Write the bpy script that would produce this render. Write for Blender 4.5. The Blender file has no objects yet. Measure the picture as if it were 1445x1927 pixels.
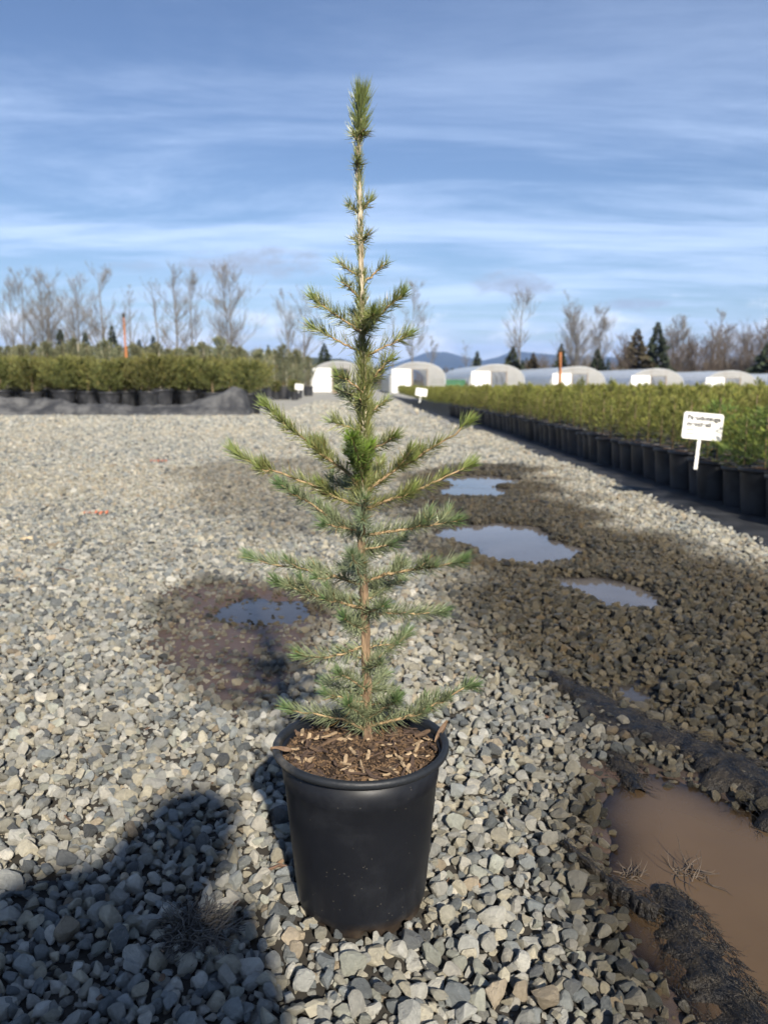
import bpy, bmesh, math, random
import numpy as np
from mathutils import Vector, Matrix

rng = np.random.default_rng(11)
random.seed(5)
S = bpy.context.scene
COL = S.collection
R = math.radians

# ------------------------------------------------------------------ camera
CAM_H, PITCH, FPX = 0.855, R(9.25), 1520.0
cam = bpy.data.cameras.new('camera')
camo = bpy.data.objects.new('camera', cam)
COL.objects.link(camo)
camo.location = (0, 0, CAM_H)
camo.rotation_euler = (R(90) - PITCH, 0, 0)
cam.sensor_fit = 'VERTICAL'
cam.sensor_height = 36
cam.lens = FPX / 1927 * 36
cam.clip_start = 0.02
cam.clip_end = 40000
cam.dof.use_dof = True
cam.dof.focus_distance = 1.32
cam.dof.aperture_fstop = 5.6
S.camera = camo

# ------------------------------------------------------------------ sky
SUN_EL, SHADOW_LEFT = R(32), R(15)          # shadows fall forward and 15 degrees to the left
w = bpy.data.worlds.new('World')
S.world = w
w.use_nodes = True
nt = w.node_tree
nt.nodes.clear()


def N(nt, typ, inp=None, **kw):
    n = nt.nodes.new(typ)
    for k, v in kw.items():
        setattr(n, k, v)
    for k, v in (inp or {}).items():
        if hasattr(v, 'is_output') or isinstance(v, bpy.types.NodeSocket):
            nt.links.new(v, n.inputs[k])
        else:
            n.inputs[k].default_value = v
    return n


def M(nt, op, a, b=None, c=None, clamp=False):
    n = nt.nodes.new('ShaderNodeMath')
    n.operation = op
    n.use_clamp = clamp
    for i, v in enumerate((a, b, c)):
        if v is None:
            continue
        if isinstance(v, bpy.types.NodeSocket):
            nt.links.new(v, n.inputs[i])
        else:
            n.inputs[i].default_value = v
    return n.outputs[0]


def MIX(nt, f, a, b, mode='MIX'):
    n = nt.nodes.new('ShaderNodeMix')
    n.data_type = 'RGBA'
    n.blend_type = mode
    for s, v in ((n.inputs[0], f), (n.inputs[6], a), (n.inputs[7], b)):
        if isinstance(v, bpy.types.NodeSocket):
            nt.links.new(v, s)
        elif isinstance(v, (int, float)):
            s.default_value = v
        else:
            s.default_value = (*v[:3], 1)
    return n.outputs[2]


def SM(nt, v, lo, hi):
    n = nt.nodes.new('ShaderNodeMapRange')
    n.interpolation_type = 'SMOOTHSTEP'
    nt.links.new(v, n.inputs[0])
    n.inputs[1].default_value = lo
    n.inputs[2].default_value = hi
    return n.outputs[0]


sky = N(nt, 'ShaderNodeTexSky', sky_type='NISHITA', sun_disc=False, sun_elevation=SUN_EL,
        sun_rotation=R(180) - SHADOW_LEFT, altitude=100, air_density=1.0, dust_density=0.2, ozone_density=4.0)
tc = N(nt, 'ShaderNodeTexCoord')
sx = N(nt, 'ShaderNodeSeparateXYZ', {0: tc.outputs['Generated']})
zc = M(nt, 'MAXIMUM', sx.outputs[2], 0.0)
zp = M(nt, 'ADD', zc, 0.10)
cv = N(nt, 'ShaderNodeCombineXYZ', {0: M(nt, 'DIVIDE', sx.outputs[0], zp), 1: M(nt, 'DIVIDE', sx.outputs[1], zp), 2: 0.0})
mp = N(nt, 'ShaderNodeMapping', {0: cv.outputs[0], 1: (3.7, 1.2, 0), 2: (0, 0, R(-16)), 3: (0.46, 1.25, 1)})
n1 = N(nt, 'ShaderNodeTexNoise', {'Vector': mp.outputs[0], 'Scale': 1.0, 'Detail': 10, 'Roughness': 0.63, 'Distortion': 0.45})
mp2 = N(nt, 'ShaderNodeMapping', {0: cv.outputs[0], 1: (9.1, 4.4, 0), 2: (0, 0, R(14)), 3: (0.4, 1.9, 1)})
n2 = N(nt, 'ShaderNodeTexNoise', {'Vector': mp2.outputs[0], 'Scale': 1.6, 'Detail': 7, 'Roughness': 0.6, 'Distortion': 0.3})
cir = M(nt, 'ADD', M(nt, 'MULTIPLY', n1.outputs[0], 0.86), M(nt, 'MULTIPLY', n2.outputs[0], 0.14))
cirm = SM(nt, cir, 0.40, 0.66)
low = M(nt, 'SUBTRACT', 1.0, SM(nt, zc, 0.02, 0.46))
cirm = M(nt, 'MULTIPLY', cirm, M(nt, 'ADD', 0.15, M(nt, 'MULTIPLY', low, 0.62)))
hs_ = N(nt, 'ShaderNodeHueSaturation', {'Color': sky.outputs[0], 'Saturation': 1.0, 'Hue': 0.506})
base = N(nt, 'ShaderNodeVectorMath', {0: hs_.outputs[0]}, operation='SCALE')
base.inputs['Scale'].default_value = 0.064
c1 = MIX(nt, cirm, base.outputs[0], (0.56, 0.68, 0.90))
# heaped cloud bank low over the horizon and a few small grey clouds
az = M(nt, 'DIVIDE', sx.outputs[0], M(nt, 'MAXIMUM', M(nt, 'ABSOLUTE', sx.outputs[1]), 0.05))
el = M(nt, 'DIVIDE', sx.outputs[2], M(nt, 'MAXIMUM', M(nt, 'ABSOLUTE', sx.outputs[1]), 0.05))
av = N(nt, 'ShaderNodeCombineXYZ', {0: M(nt, 'MULTIPLY', az, 14.0), 1: M(nt, 'MULTIPLY', el, 34.0), 2: sx.outputs[1]})
n3 = N(nt, 'ShaderNodeTexNoise', {'Vector': av.outputs[0], 'Scale': 1.0, 'Detail': 6, 'Roughness': 0.55})
bank = M(nt, 'SUBTRACT', M(nt, 'ADD', n3.outputs[0], 0.10), M(nt, 'MULTIPLY', el, 5.5))
bankm = M(nt, 'MULTIPLY', SM(nt, bank, 0.14, 0.42), 0.8)
c2 = MIX(nt, bankm, c1, MIX(nt, SM(nt, n3.outputs[0], 0.38, 0.62), (0.50, 0.58, 0.70), (0.82, 0.86, 0.92)))
n4 = N(nt, 'ShaderNodeTexNoise', {'Vector': av.outputs[0], 'Scale': 2.3, 'Detail': 6, 'Roughness': 0.6})
c3 = c2
for a0, e0, wa, we, st in ((-0.160, 0.137, 0.075, 0.017, 0.95), (-0.12, 0.150, 0.05, 0.007, 0.8),
                           (0.152, 0.115, 0.050, 0.015, 0.95), (0.30, 0.090, 0.040, 0.009, 0.85),
                           (-0.29, 0.135, 0.035, 0.007, 0.4), (0.01, 0.118, 0.03, 0.006, 0.35)):
    dx = M(nt, 'POWER', M(nt, 'ABSOLUTE', M(nt, 'DIVIDE', M(nt, 'SUBTRACT', az, a0), wa)), 2.0)
    dy = M(nt, 'POWER', M(nt, 'ABSOLUTE', M(nt, 'DIVIDE', M(nt, 'SUBTRACT', el, e0), we)), 2.0)
    q = M(nt, 'ADD', M(nt, 'ADD', dx, dy), M(nt, 'MULTIPLY', M(nt, 'SUBTRACT', n4.outputs[0], 0.5), 5.0))
    front = M(nt, 'GREATER_THAN', sx.outputs[1], 0.0)
    m = M(nt, 'MULTIPLY', M(nt, 'MULTIPLY', M(nt, 'SUBTRACT', 1.0, SM(nt, q, -0.6, 1.5)), st), front)
    c3 = MIX(nt, m, c3, (0.30, 0.35, 0.44))
bg = N(nt, 'ShaderNodeBackground', {0: c3, 1: 1.0})
out = N(nt, 'ShaderNodeOutputWorld', {0: bg.outputs[0]})

# ------------------------------------------------------------------ sun, exposure
sd = bpy.data.lights.new('sun', 'SUN')
sd.energy = 5.0
sd.angle = R(1.5)
sd.color = (1.0, 0.925, 0.81)
sun = bpy.data.objects.new('sun', sd)
COL.objects.link(sun)
sun.location = (20, -60, 40)
sdir = Vector((math.sin(SHADOW_LEFT) * math.cos(SUN_EL), -math.cos(SHADOW_LEFT) * math.cos(SUN_EL), math.sin(SUN_EL)))
sun.rotation_euler = sdir.to_track_quat('Z', 'Y').to_euler()
S.view_settings.view_transform = 'Standard'
S.view_settings.look = 'None'
S.view_settings.exposure = 0.76
S.view_settings.gamma = 1
S.render.engine = 'CYCLES'
S.cycles.use_denoising = True
S.cycles.max_bounces = 5
S.cycles.diffuse_bounces = 2
S.cycles.glossy_bounces = 3
S.cycles.transmission_bounces = 4
S.cycles.transparent_max_bounces = 12
S.cycles.volume_bounces = 0
S.cycles.adaptive_threshold = 0.02
S.cycles.sample_clamp_indirect = 6


# ------------------------------------------------------------------ helpers
def ray(u, v):
    cx, cy = (u - 722.5) / FPX, (963.5 - v) / FPX
    return np.array((cx, math.cos(PITCH) + cy * math.sin(PITCH), -math.sin(PITCH) + cy * math.cos(PITCH)))


def G(u, v, z=0.0):
    d = ray(u, v)
    t = (z - CAM_H) / d[2]
    return np.array((d[0] * t, d[1] * t, z))


def P(u, v, Y):
    d = ray(u, v)
    t = Y / d[1]
    return np.array((d[0] * t, Y, CAM_H + d[2] * t))


def hash2(ix, iy, seed):
    h = np.sin(ix * 127.1 + iy * 311.7 + seed * 74.7) * 43758.5453
    return h - np.floor(h)


def vnoise(x, y, seed=0):
    x = np.asarray(x, float)
    y = np.asarray(y, float)
    ix, iy = np.floor(x), np.floor(y)
    fx, fy = x - ix, y - iy
    fx, fy = fx * fx * (3 - 2 * fx), fy * fy * (3 - 2 * fy)
    a, b = hash2(ix, iy, seed), hash2(ix + 1, iy, seed)
    c, d = hash2(ix, iy + 1, seed), hash2(ix + 1, iy + 1, seed)
    return (a + (b - a) * fx) * (1 - fy) + (c + (d - c) * fx) * fy


def fbm(x, y, seed=0, o=4):
    s, a, t = 0, 1.0, 0
    for i in range(o):
        s = s + a * vnoise(x * 2 ** i, y * 2 ** i, seed + i * 3.1)
        t += a
        a *= 0.5
    return s / t


def sstep(a, b, x):
    t = np.clip((np.asarray(x, float) - a) / (b - a), 0, 1)
    return t * t * (3 - 2 * t)


def sdpoly(x, y, poly):
    poly = np.asarray(poly)
    d = np.full(np.shape(x), 1e9)
    ins = np.zeros(np.shape(x), bool)
    n = len(poly)
    for i in range(n):
        ax, ay = poly[i][:2]
        bx, by = poly[(i + 1) % n][:2]
        ex, ey = bx - ax, by - ay
        t = np.clip(((x - ax) * ex + (y - ay) * ey) / (ex * ex + ey * ey + 1e-12), 0, 1)
        d = np.minimum(d, np.hypot(x - ax - t * ex, y - ay - t * ey))
        c = ((ay > y) != (by > y)) & (x < (bx - ax) * (y - ay) / (by - ay + 1e-12) + ax)
        ins ^= c
    return np.where(ins, -d, d)


def tri_mesh(name, V, T, col=None, smooth=False):
    V = np.asarray(V, np.float32)
    T = np.asarray(T, np.int32)
    me = bpy.data.meshes.new(name)
    me.vertices.add(len(V))
    me.vertices.foreach_set('co', V.ravel())
    k = T.shape[1]
    me.loops.add(T.size)
    me.loops.foreach_set('vertex_index', T.ravel())
    me.polygons.add(len(T))
    me.polygons.foreach_set('loop_start', np.arange(len(T), dtype=np.int32) * k)
    me.update(calc_edges=True)
    me.polygons.foreach_set('use_smooth', np.full(len(T), smooth))
    if col is not None:
        a = me.attributes.new('col', 'FLOAT_COLOR', 'POINT')
        c = np.ones((len(V), 4), np.float32)
        c[:, :np.shape(col)[1]] = col
        a.data.foreach_set('color', c.ravel())
    return me


class MB:
    def __init__(s):
        s.v, s.f = [], []

    def add(s, vs, fs):
        o = len(s.v)
        s.v += [tuple(map(float, p)) for p in vs]
        s.f += [tuple(i + o for i in f) for f in fs]

    def box(s, c, d, rot=None):
        c = Vector(c)
        vs = []
        for x in (-.5, .5):
            for y in (-.5, .5):
                for z in (-.5, .5):
                    p = Vector((x * d[0], y * d[1], z * d[2]))
                    if rot is not None:
                        p = rot @ p
                    vs.append(c + p)
        s.add(vs, [(0, 1, 3, 2), (4, 6, 7, 5), (0, 4, 5, 1), (2, 3, 7, 6), (0, 2, 6, 4), (1, 5, 7, 3)])

    def tube(s, pts, rad, n=5, cap=True):
        pts = [Vector(p) for p in pts]
        o = len(s.v)
        ref = Vector((0.31, 0.17, 0.93)).normalized()
        for i, p in enumerate(pts):
            t = (pts[min(i + 1, len(pts) - 1)] - pts[max(i - 1, 0)])
            t = t.normalized() if t.length > 1e-9 else Vector((0, 0, 1))
            a = t.cross(ref)
            if a.length < 0.05:
                a = t.cross(Vector((1, 0, 0)))
            a.normalize()
            b = t.cross(a)
            r = rad[i] if hasattr(rad, '__len__') else rad
            for k in range(n):
                q = 2 * math.pi * k / n
                w_ = p + a * (r * math.cos(q)) + b * (r * math.sin(q))
                s.v.append((w_.x, w_.y, w_.z))
        for i in range(len(pts) - 1):
            for k in range(n):
                k2 = (k + 1) % n
                s.f.append((o + i * n + k, o + i * n + k2, o + (i + 1) * n + k2, o + (i + 1) * n + k))
        if cap and n > 2:
            s.f.append(tuple(o + k for k in reversed(range(n))))
            s.f.append(tuple(o + (len(pts) - 1) * n + k for k in range(n)))

    def lathe(s, prof, c=(0, 0, 0), n=48, close=False):
        o = len(s.v)
        for r, z in prof:
            for k in range(n):
                q = 2 * math.pi * k / n
                s.v.append((c[0] + r * math.cos(q), c[1] + r * math.sin(q), c[2] + z))
        for i in range(len(prof) - 1):
            for k in range(n):
                k2 = (k + 1) % n
                s.f.append((o + i * n + k, o + i * n + k2, o + (i + 1) * n + k2, o + (i + 1) * n + k))
        if close:
            s.f.append(tuple(o + (len(prof) - 1) * n + k for k in range(n)))
            s.f.append(tuple(o + k for k in reversed(range(n))))

    def mesh(s, name, smooth=False):
        me = bpy.data.meshes.new(name)
        me.from_pydata(s.v, [], s.f)
        me.update()
        if smooth:
            me.polygons.foreach_set('use_smooth', np.ones(len(me.polygons), bool))
        return me

    def build(s, name, mat, parent=None, smooth=False):
        return obj(name, s.mesh(name, smooth), mat, parent)


def obj(name, me, mat=None, parent=None):
    o = bpy.data.objects.new(name, me)
    COL.objects.link(o)
    if mat is not None and me is not None and not len(me.materials):
        me.materials.append(mat)
    if parent is not None:
        o.parent = parent
    return o


def tag(o, label=None, cat=None, group=None, kind=None):
    if label:
        o['label'] = label
    if cat:
        o['category'] = cat
    if group:
        o['group'] = group
    if kind:
        o['kind'] = kind
    return o


def thing(name, loc, label, cat, group=None, rz=0):
    o = obj(name, None)
    o.location = loc
    o.rotation_euler = (0, 0, rz)
    return tag(o, label, cat, group)


def copy_tree(o, parent=None):
    c = o.copy()
    COL.objects.link(c)
    c.parent = parent
    for ch in list(o.children):
        copy_tree(ch, c)
    return c


def mat(name, c1, c2=None, rough=0.7, scale=8.0, bump=0.0, bscale=None, spec=0.4, detail=5, coord='Object',
        lo=0.35, hi=0.65, stretch=(1, 1, 1), attr=None, rnd=0.0, trans=0.0, coat=0.0):
    m = bpy.data.materials.new(name)
    m.use_nodes = True
    t = m.node_tree
    b = t.nodes['Principled BSDF']
    b.inputs['Roughness'].default_value = rough
    b.inputs['Specular IOR Level'].default_value = spec
    tcn = N(t, 'ShaderNodeTexCoord')
    mpn = N(t, 'ShaderNodeMapping', {0: tcn.outputs[coord], 3: stretch})
    col = None
    if c2 is not None:
        nz = N(t, 'ShaderNodeTexNoise', {'Vector': mpn.outputs[0], 'Scale': scale, 'Detail': detail, 'Roughness': 0.6})
        col = MIX(t, SM(t, nz.outputs[0], lo, hi), c1, c2)
    if attr:
        at = N(t, 'ShaderNodeAttribute', attribute_name=attr)
        col = MIX(t, 1.0, at.outputs[0], col, 'MULTIPLY') if col is not None else at.outputs[0]
    if rnd:
        oi = N(t, 'ShaderNodeObjectInfo')
        hs = N(t, 'ShaderNodeHueSaturation', {'Color': col if col is not None else (*c1, 1)})
        t.links.new(M(t, 'ADD', 1 - rnd, M(t, 'MULTIPLY', oi.outputs['Random'], 2 * rnd)), hs.inputs['Value'])
        t.links.new(M(t, 'ADD', 0.5 - rnd * .06, M(t, 'MULTIPLY', oi.outputs['Random'], rnd * .12)), hs.inputs['Hue'])
        col = hs.outputs[0]
    if col is not None:
        t.links.new(col, b.inputs['Base Color'])
    else:
        b.inputs['Base Color'].default_value = (*c1, 1)
    if bump:
        bz = N(t, 'ShaderNodeTexNoise', {'Vector': mpn.outputs[0], 'Scale': bscale or scale * 4, 'Detail': 6, 'Roughness': 0.6})
        bp = N(t, 'ShaderNodeBump', {'Strength': bump, 'Distance': 0.01, 'Height': bz.outputs[0]})
        t.links.new(bp.outputs[0], b.inputs['Normal'])
    if coat:
        b.inputs['Coat Weight'].default_value = coat
        b.inputs['Coat Roughness'].default_value = 0.1
    if trans:
        tr = N(t, 'ShaderNodeBsdfTranslucent')
        if col is not None:
            t.links.new(col, tr.inputs[0])
        else:
            tr.inputs[0].default_value = (*c1, 1)
        mx = N(t, 'ShaderNodeMixShader', {0: trans, 1: b.outputs[0], 2: tr.outputs[0]})
        t.links.new(mx.outputs[0], t.nodes['Material Output'].inputs[0])
    return m


def scatter(name, pts, rot, scl, idx, col, sources, parent=None):
    """one object of uncountable stuff: source meshes instanced on a point cloud"""
    c = bpy.data.collections.new(name + '_kinds')
    for i, (me_name, me) in enumerate(sources):
        o = bpy.data.objects.new(f'{me_name}_{i:02d}', me)
        c.objects.link(o)
    me = bpy.data.meshes.new(name)
    n = len(pts)
    me.vertices.add(n)
    me.vertices.foreach_set('co', np.asarray(pts, np.float32).ravel())
    for an, ty, key, data in (('rot', 'FLOAT_VECTOR', 'vector', rot), ('scl', 'FLOAT_VECTOR', 'vector', scl),
                              ('idx', 'INT', 'value', idx), ('col', 'FLOAT_COLOR', 'color', col)):
        a = me.attributes.new(an, ty, 'POINT')
        a.data.foreach_set(key, np.asarray(data, np.int32 if ty == 'INT' else np.float32).ravel())
    o = obj(name, me, None, parent)
    g = bpy.data.node_groups.new(name + '_nodes', 'GeometryNodeTree')
    g.interface.new_socket('Geometry', in_out='INPUT', socket_type='NodeSocketGeometry')
    g.interface.new_socket('Geometry', in_out='OUTPUT', socket_type='NodeSocketGeometry')
    gi, go = g.nodes.new('NodeGroupInput'), g.nodes.new('NodeGroupOutput')
    ci = g.nodes.new('GeometryNodeCollectionInfo')
    ci.inputs['Collection'].default_value = c
    ci.inputs['Separate Children'].default_value = True
    ci.inputs['Reset Children'].default_value = True
    ip = g.nodes.new('GeometryNodeInstanceOnPoints')
    ip.inputs['Pick Instance'].default_value = True
    L = g.links.new
    L(gi.outputs[0], ip.inputs['Points'])
    L(ci.outputs[0], ip.inputs['Instance'])
    for an, dt, sock in (('rot', 'FLOAT_VECTOR', 'Rotation'), ('scl', 'FLOAT_VECTOR', 'Scale'), ('idx', 'INT', 'Instance Index')):
        na = g.nodes.new('GeometryNodeInputNamedAttribute')
        na.data_type = dt
        na.inputs['Name'].default_value = an
        src = na.outputs[0]
        if sock == 'Rotation':
            er = g.nodes.new('FunctionNodeEulerToRotation')
            L(src, er.inputs[0])
            src = er.outputs[0]
        L(src, ip.inputs[sock])
    L(ip.outputs[0], go.inputs[0])
    md = o.modifiers.new('scatter', 'NODES')
    md.node_group = g
    return o


# ------------------------------------------------------------------ terrain
def poly(px):
    return np.array([G(u, v)[:2] for u, v in px])


PUD = {  # shorelines of the puddles
    'big': (poly([(1195, 1432), (1150, 1475), (1122, 1540), (1128, 1600), (1140, 1650), (1170, 1715), (1222, 1800),
                  (1258, 1860), (1280, 1960), (1320, 2150), (2100, 2150), (2000, 1640), (1600, 1560), (1445, 1525), (1340, 1490), (1265, 1458)]), 0.062),
    'mid': (poly([(832, 1002), (862, 985), (930, 984), (1005, 989), (1040, 1010), (1100, 1046), (1010, 1060), (940, 1052), (900, 1030), (850, 1015)]), 0.06),
    'rut': (poly([(1060, 1088), (1120, 1086), (1200, 1104), (1262, 1130), (1230, 1146), (1150, 1130), (1090, 1108)]), 0.045),
    'far_a': (poly([(846, 898), (900, 896), (958, 902), (940, 909), (880, 908)]), 0.07),
    'far_b': (poly([(852, 917), (890, 914), (925, 920), (905, 931), (866, 930)]), 0.07),
    'left': (poly([(392, 1160), (430, 1132), (470, 1121), (560, 1119), (610, 1124), (600, 1146), (540, 1162), (470, 1170)]), 0.017),
    'seep': (poly([(1130, 1296), (1170, 1283), (1225, 1300), (1215, 1314), (1160, 1312)]), 0.02),
}
WET = [poly([(770, 885), (960, 880), (1040, 950), (1200, 1015), (1500, 1120), (1600, 1300), (1600, 1560), (1340, 1450), (1190, 1420),
             (1100, 1330), (1030, 1270), (960, 1185), (880, 1085), (800, 1015), (765, 950)]),
       poly([(380, 880), (520, 865), (650, 880), (650, 1000), (560, 1010), (440, 960)])]
MUD = [poly([(270, 1150), (380, 1095), (600, 1100), (640, 1150), (590, 1200), (520, 1330), (400, 1350), (320, 1280)]),
       poly([(1095, 1440), (1200, 1410), (1290, 1450), (1460, 1520), (1460, 1960), (1255, 1960), (1190, 1810), (1130, 1700), (1095, 1600)])]
LEVEL = -0.010


def terrain(x, y):
    x, y = np.asarray(x, float), np.asarray(y, float)
    near = 1 - sstep(14, 30, y)
    h = ((fbm(x * 0.9, y * 0.9, 3, 3) - 0.5) * 0.018 + (fbm(x * 5, y * 5, 8, 2) - 0.5) * 0.008) * near
    m = (y > 0.1) & (y < 13) & (np.abs(x) < 8)
    if m.any():
        xm, ym, hm = x[m], y[m], h[m]
        nz = (fbm(xm * 7, ym * 7, 21, 3) - 0.5) * 0.10
        tot = np.zeros_like(xm)
        for k, (pl, dep) in PUD.items():
            s_ = sdpoly(xm, ym, pl) + nz * (0.7 if k == 'big' else 2.2 if k in ('mid', 'left', 'rut') else 1.2)
            s_ = s_ - (0.16 if k[:3] == 'far' else 0.0 if k == 'big' else 0.05)
            tot = np.maximum(tot, sstep(0.05, -0.16 if k == 'big' else -0.12, s_) * dep)
        hm = hm * (1 - sstep(0, 0.01, tot) * 0.7) - tot
        h[m] = hm
    h = h - 0.22 * sstep(9, 38, y) * sstep(0.3, 1.6, x) * (1 - sstep(48, 57, y))
    far = sstep(32, 60, y)
    h = h - far * 0.12 - 0.027 * np.clip(x, 0, 60) * far
    return h


def wetness(x, y):
    x, y = np.asarray(x, float), np.asarray(y, float)
    nz = (fbm(x * 2.6, y * 2.6, 31, 4) - 0.5) * np.clip(0.14 * y, 0.3, 1.0)
    wv = np.zeros_like(x)
    for pl in WET:
        wv = np.maximum(wv, (1.0 if pl is WET[0] else 0.5) * sstep(0.42, -0.12, sdpoly(x, y, pl) + nz))
    for pl in MUD:
        wv = np.maximum(wv, 0.75 * sstep(0.06, -0.06, sdpoly(x, y, pl) + nz * .4))
    for k, (pl, dep) in PUD.items():
        wv = np.maximum(wv, sstep(0.16, 0.0, sdpoly(x, y, pl) + nz * 0.3))
    return wv


def muddiness(x, y):
    x, y = np.asarray(x, float), np.asarray(y, float)
    nz = (fbm(x * 5, y * 5, 41, 3) - 0.5) * 0.35
    mv = np.zeros_like(x)
    for pl in MUD:
        mv = np.maximum(mv, (0.86 if pl is MUD[0] else 1.0) * sstep(0.10 if pl is MUD[0] else 0.05, -0.12, sdpoly(x, y, pl) + nz))
    return mv


def axis(lo, hi, step, out_lo, out_hi, g):
    a = list(np.arange(lo, hi, step))
    s = step
    while a[-1] < out_hi:
        s *= g
        a.append(a[-1] + s)
    s, b = step, [lo]
    while b[-1] > out_lo:
        s *= g
        b.append(b[-1] - s)
    return np.array(b[:0:-1] + a)


gx = axis(-3.6, 3.6, 0.032, -9000, 9000, 1.17)
gy = axis(0.55, 8.2, 0.032, -400, 9200, 1.10)
XX, YY = np.meshgrid(gx, gy)
HH = terrain(XX.ravel(), YY.ravel())
V = np.stack([XX.ravel(), YY.ravel(), HH], 1)
nx, ny = len(gx), len(gy)
i = np.arange((ny - 1) * nx).reshape(ny - 1, nx)[:, :-1].ravel()
Q = np.stack([i, i + 1, i + nx + 1, i + nx], 1)
inview = (np.abs(XX.ravel()) < 12) & (YY.ravel() < 16) & (YY.ravel() > 0)
wv = np.zeros(len(V))
mv = np.zeros(len(V))
wv[inview] = wetness(V[inview, 0], V[inview, 1])
mv[inview] = muddiness(V[inview, 0], V[inview, 1])
gme = tri_mesh('ground', V, Q, np.stack([wv, mv, np.zeros(len(V)), np.ones(len(V))], 1), True)
gm = bpy.data.materials.new('ground_grit')
gm.use_nodes = True
t = gm.node_tree
b = t.nodes['Principled BSDF']
at = N(t, 'ShaderNodeAttribute', attribute_name='col')
sp = N(t, 'ShaderNodeSeparateColor', {0: at.outputs[0]})
ge = N(t, 'ShaderNodeNewGeometry')
pos = N(t, 'ShaderNodeSeparateXYZ', {0: ge.outputs['Position']})
vo = N(t, 'ShaderNodeTexVoronoi', {'Vector': ge.outputs['Position'], 'Scale': 30.0})
fine = N(t, 'ShaderNodeTexNoise', {'Vector': ge.outputs['Position'], 'Scale': 70.0, 'Detail': 6, 'Roughness': 0.7})
big = N(t, 'ShaderNodeTexNoise', {'Vector': ge.outputs['Position'], 'Scale': 0.5, 'Detail': 5, 'Roughness': 0.6})
vs_ = N(t, 'ShaderNodeSeparateColor', {0: vo.outputs['Color']})
grit = MIX(t, fine.outputs[0], (0.014, 0.012, 0.009), (0.055, 0.047, 0.036))
peb = MIX(t, vs_.outputs[0], (0.16, 0.165, 0.16), (0.44, 0.42, 0.36))
peb = MIX(t, SM(t, big.outputs[0], 0.35, 0.7), peb, MIX(t, vs_.outputs[1], (0.26, 0.25, 0.22), (0.46, 0.42, 0.33)))
c = MIX(t, SM(t, pos.outputs[1], 9.0, 20.0), grit, peb)
mud = MIX(t, fine.outputs[0], (0.080, 0.048, 0.034), (0.165, 0.105, 0.074))
c = MIX(t, sp.outputs[1], c, mud)
c = MIX(t, M(t, 'MULTIPLY', sp.outputs[0], 0.32), c, (0.03, 0.025, 0.02))
gn = M(t, 'ADD', pos.outputs[1], M(t, 'MULTIPLY', M(t, 'SUBTRACT', big.outputs[0], 0.5), 30.0))
grass = MIX(t, fine.outputs[0], (0.05, 0.06, 0.02), (0.12, 0.11, 0.05))
c = MIX(t, SM(t, gn, 82.0, 95.0), c, grass)
t.links.new(c, b.inputs['Base Color'])
t.links.new(M(t, 'SUBTRACT', 0.9, M(t, 'MULTIPLY', sp.outputs[0], 0.55)), b.inputs['Roughness'])
bp = N(t, 'ShaderNodeBump', {'Strength': 0.6, 'Distance': 0.006, 'Height': fine.outputs[0]})
t.links.new(bp.outputs[0], b.inputs['Normal'])
ground = tag(obj('ground', gme, gm), kind='structure')


# ------------------------------------------------------------------ puddles
def water_mat(name, deep, k, rough):
    m = bpy.data.materials.new(name)
    m.use_nodes = True
    t = m.node_tree
    b = t.nodes['Principled BSDF']
    b.inputs['Roughness'].default_value = rough
    b.inputs['IOR'].default_value = 1.33
    ge = N(t, 'ShaderNodeNewGeometry')
    nz = N(t, 'ShaderNodeTexNoise', {'Vector': ge.outputs['Position'], 'Scale': 5.0, 'Detail': 4})
    t.links.new(MIX(t, nz.outputs[0], [x * 0.8 for x in deep], [x * 1.2 for x in deep]), b.inputs['Base Color'])
    rp = N(t, 'ShaderNodeTexNoise', {'Vector': ge.outputs['Position'], 'Scale': 26.0, 'Detail': 2})
    bp = N(t, 'ShaderNodeBump', {'Strength': 0.05, 'Distance': 0.004, 'Height': rp.outputs[0]})
    t.links.new(bp.outputs[0], b.inputs['Normal'])
    at = N(t, 'ShaderNodeAttribute', attribute_name='col')
    sp = N(t, 'ShaderNodeSeparateColor', {0: at.outputs[0]})
    turb = M(t, 'SUBTRACT', 1.0, M(t, 'POWER', 2.718, M(t, 'MULTIPLY', sp.outputs[0], -k)))
    clear = N(t, 'ShaderNodeBsdfTransparent', {0: (0.82, 0.74, 0.66, 1)})
    gl = N(t, 'ShaderNodeBsdfGlossy', {0: (1, 1, 1, 1), 'Roughness': rough})
    t.links.new(bp.outputs[0], gl.inputs['Normal'])
    fr = N(t, 'ShaderNodeFresnel', {0: 1.33})
    surf = N(t, 'ShaderNodeMixShader', {0: fr.outputs[0], 1: clear.outputs[0], 2: gl.outputs[0]})
    mx = N(t, 'ShaderNodeMixShader', {0: turb, 1: surf.outputs[0], 2: b.outputs[0]})
    t.links.new(mx.outputs[0], t.nodes['Material Output'].inputs[0])
    return m


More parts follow.
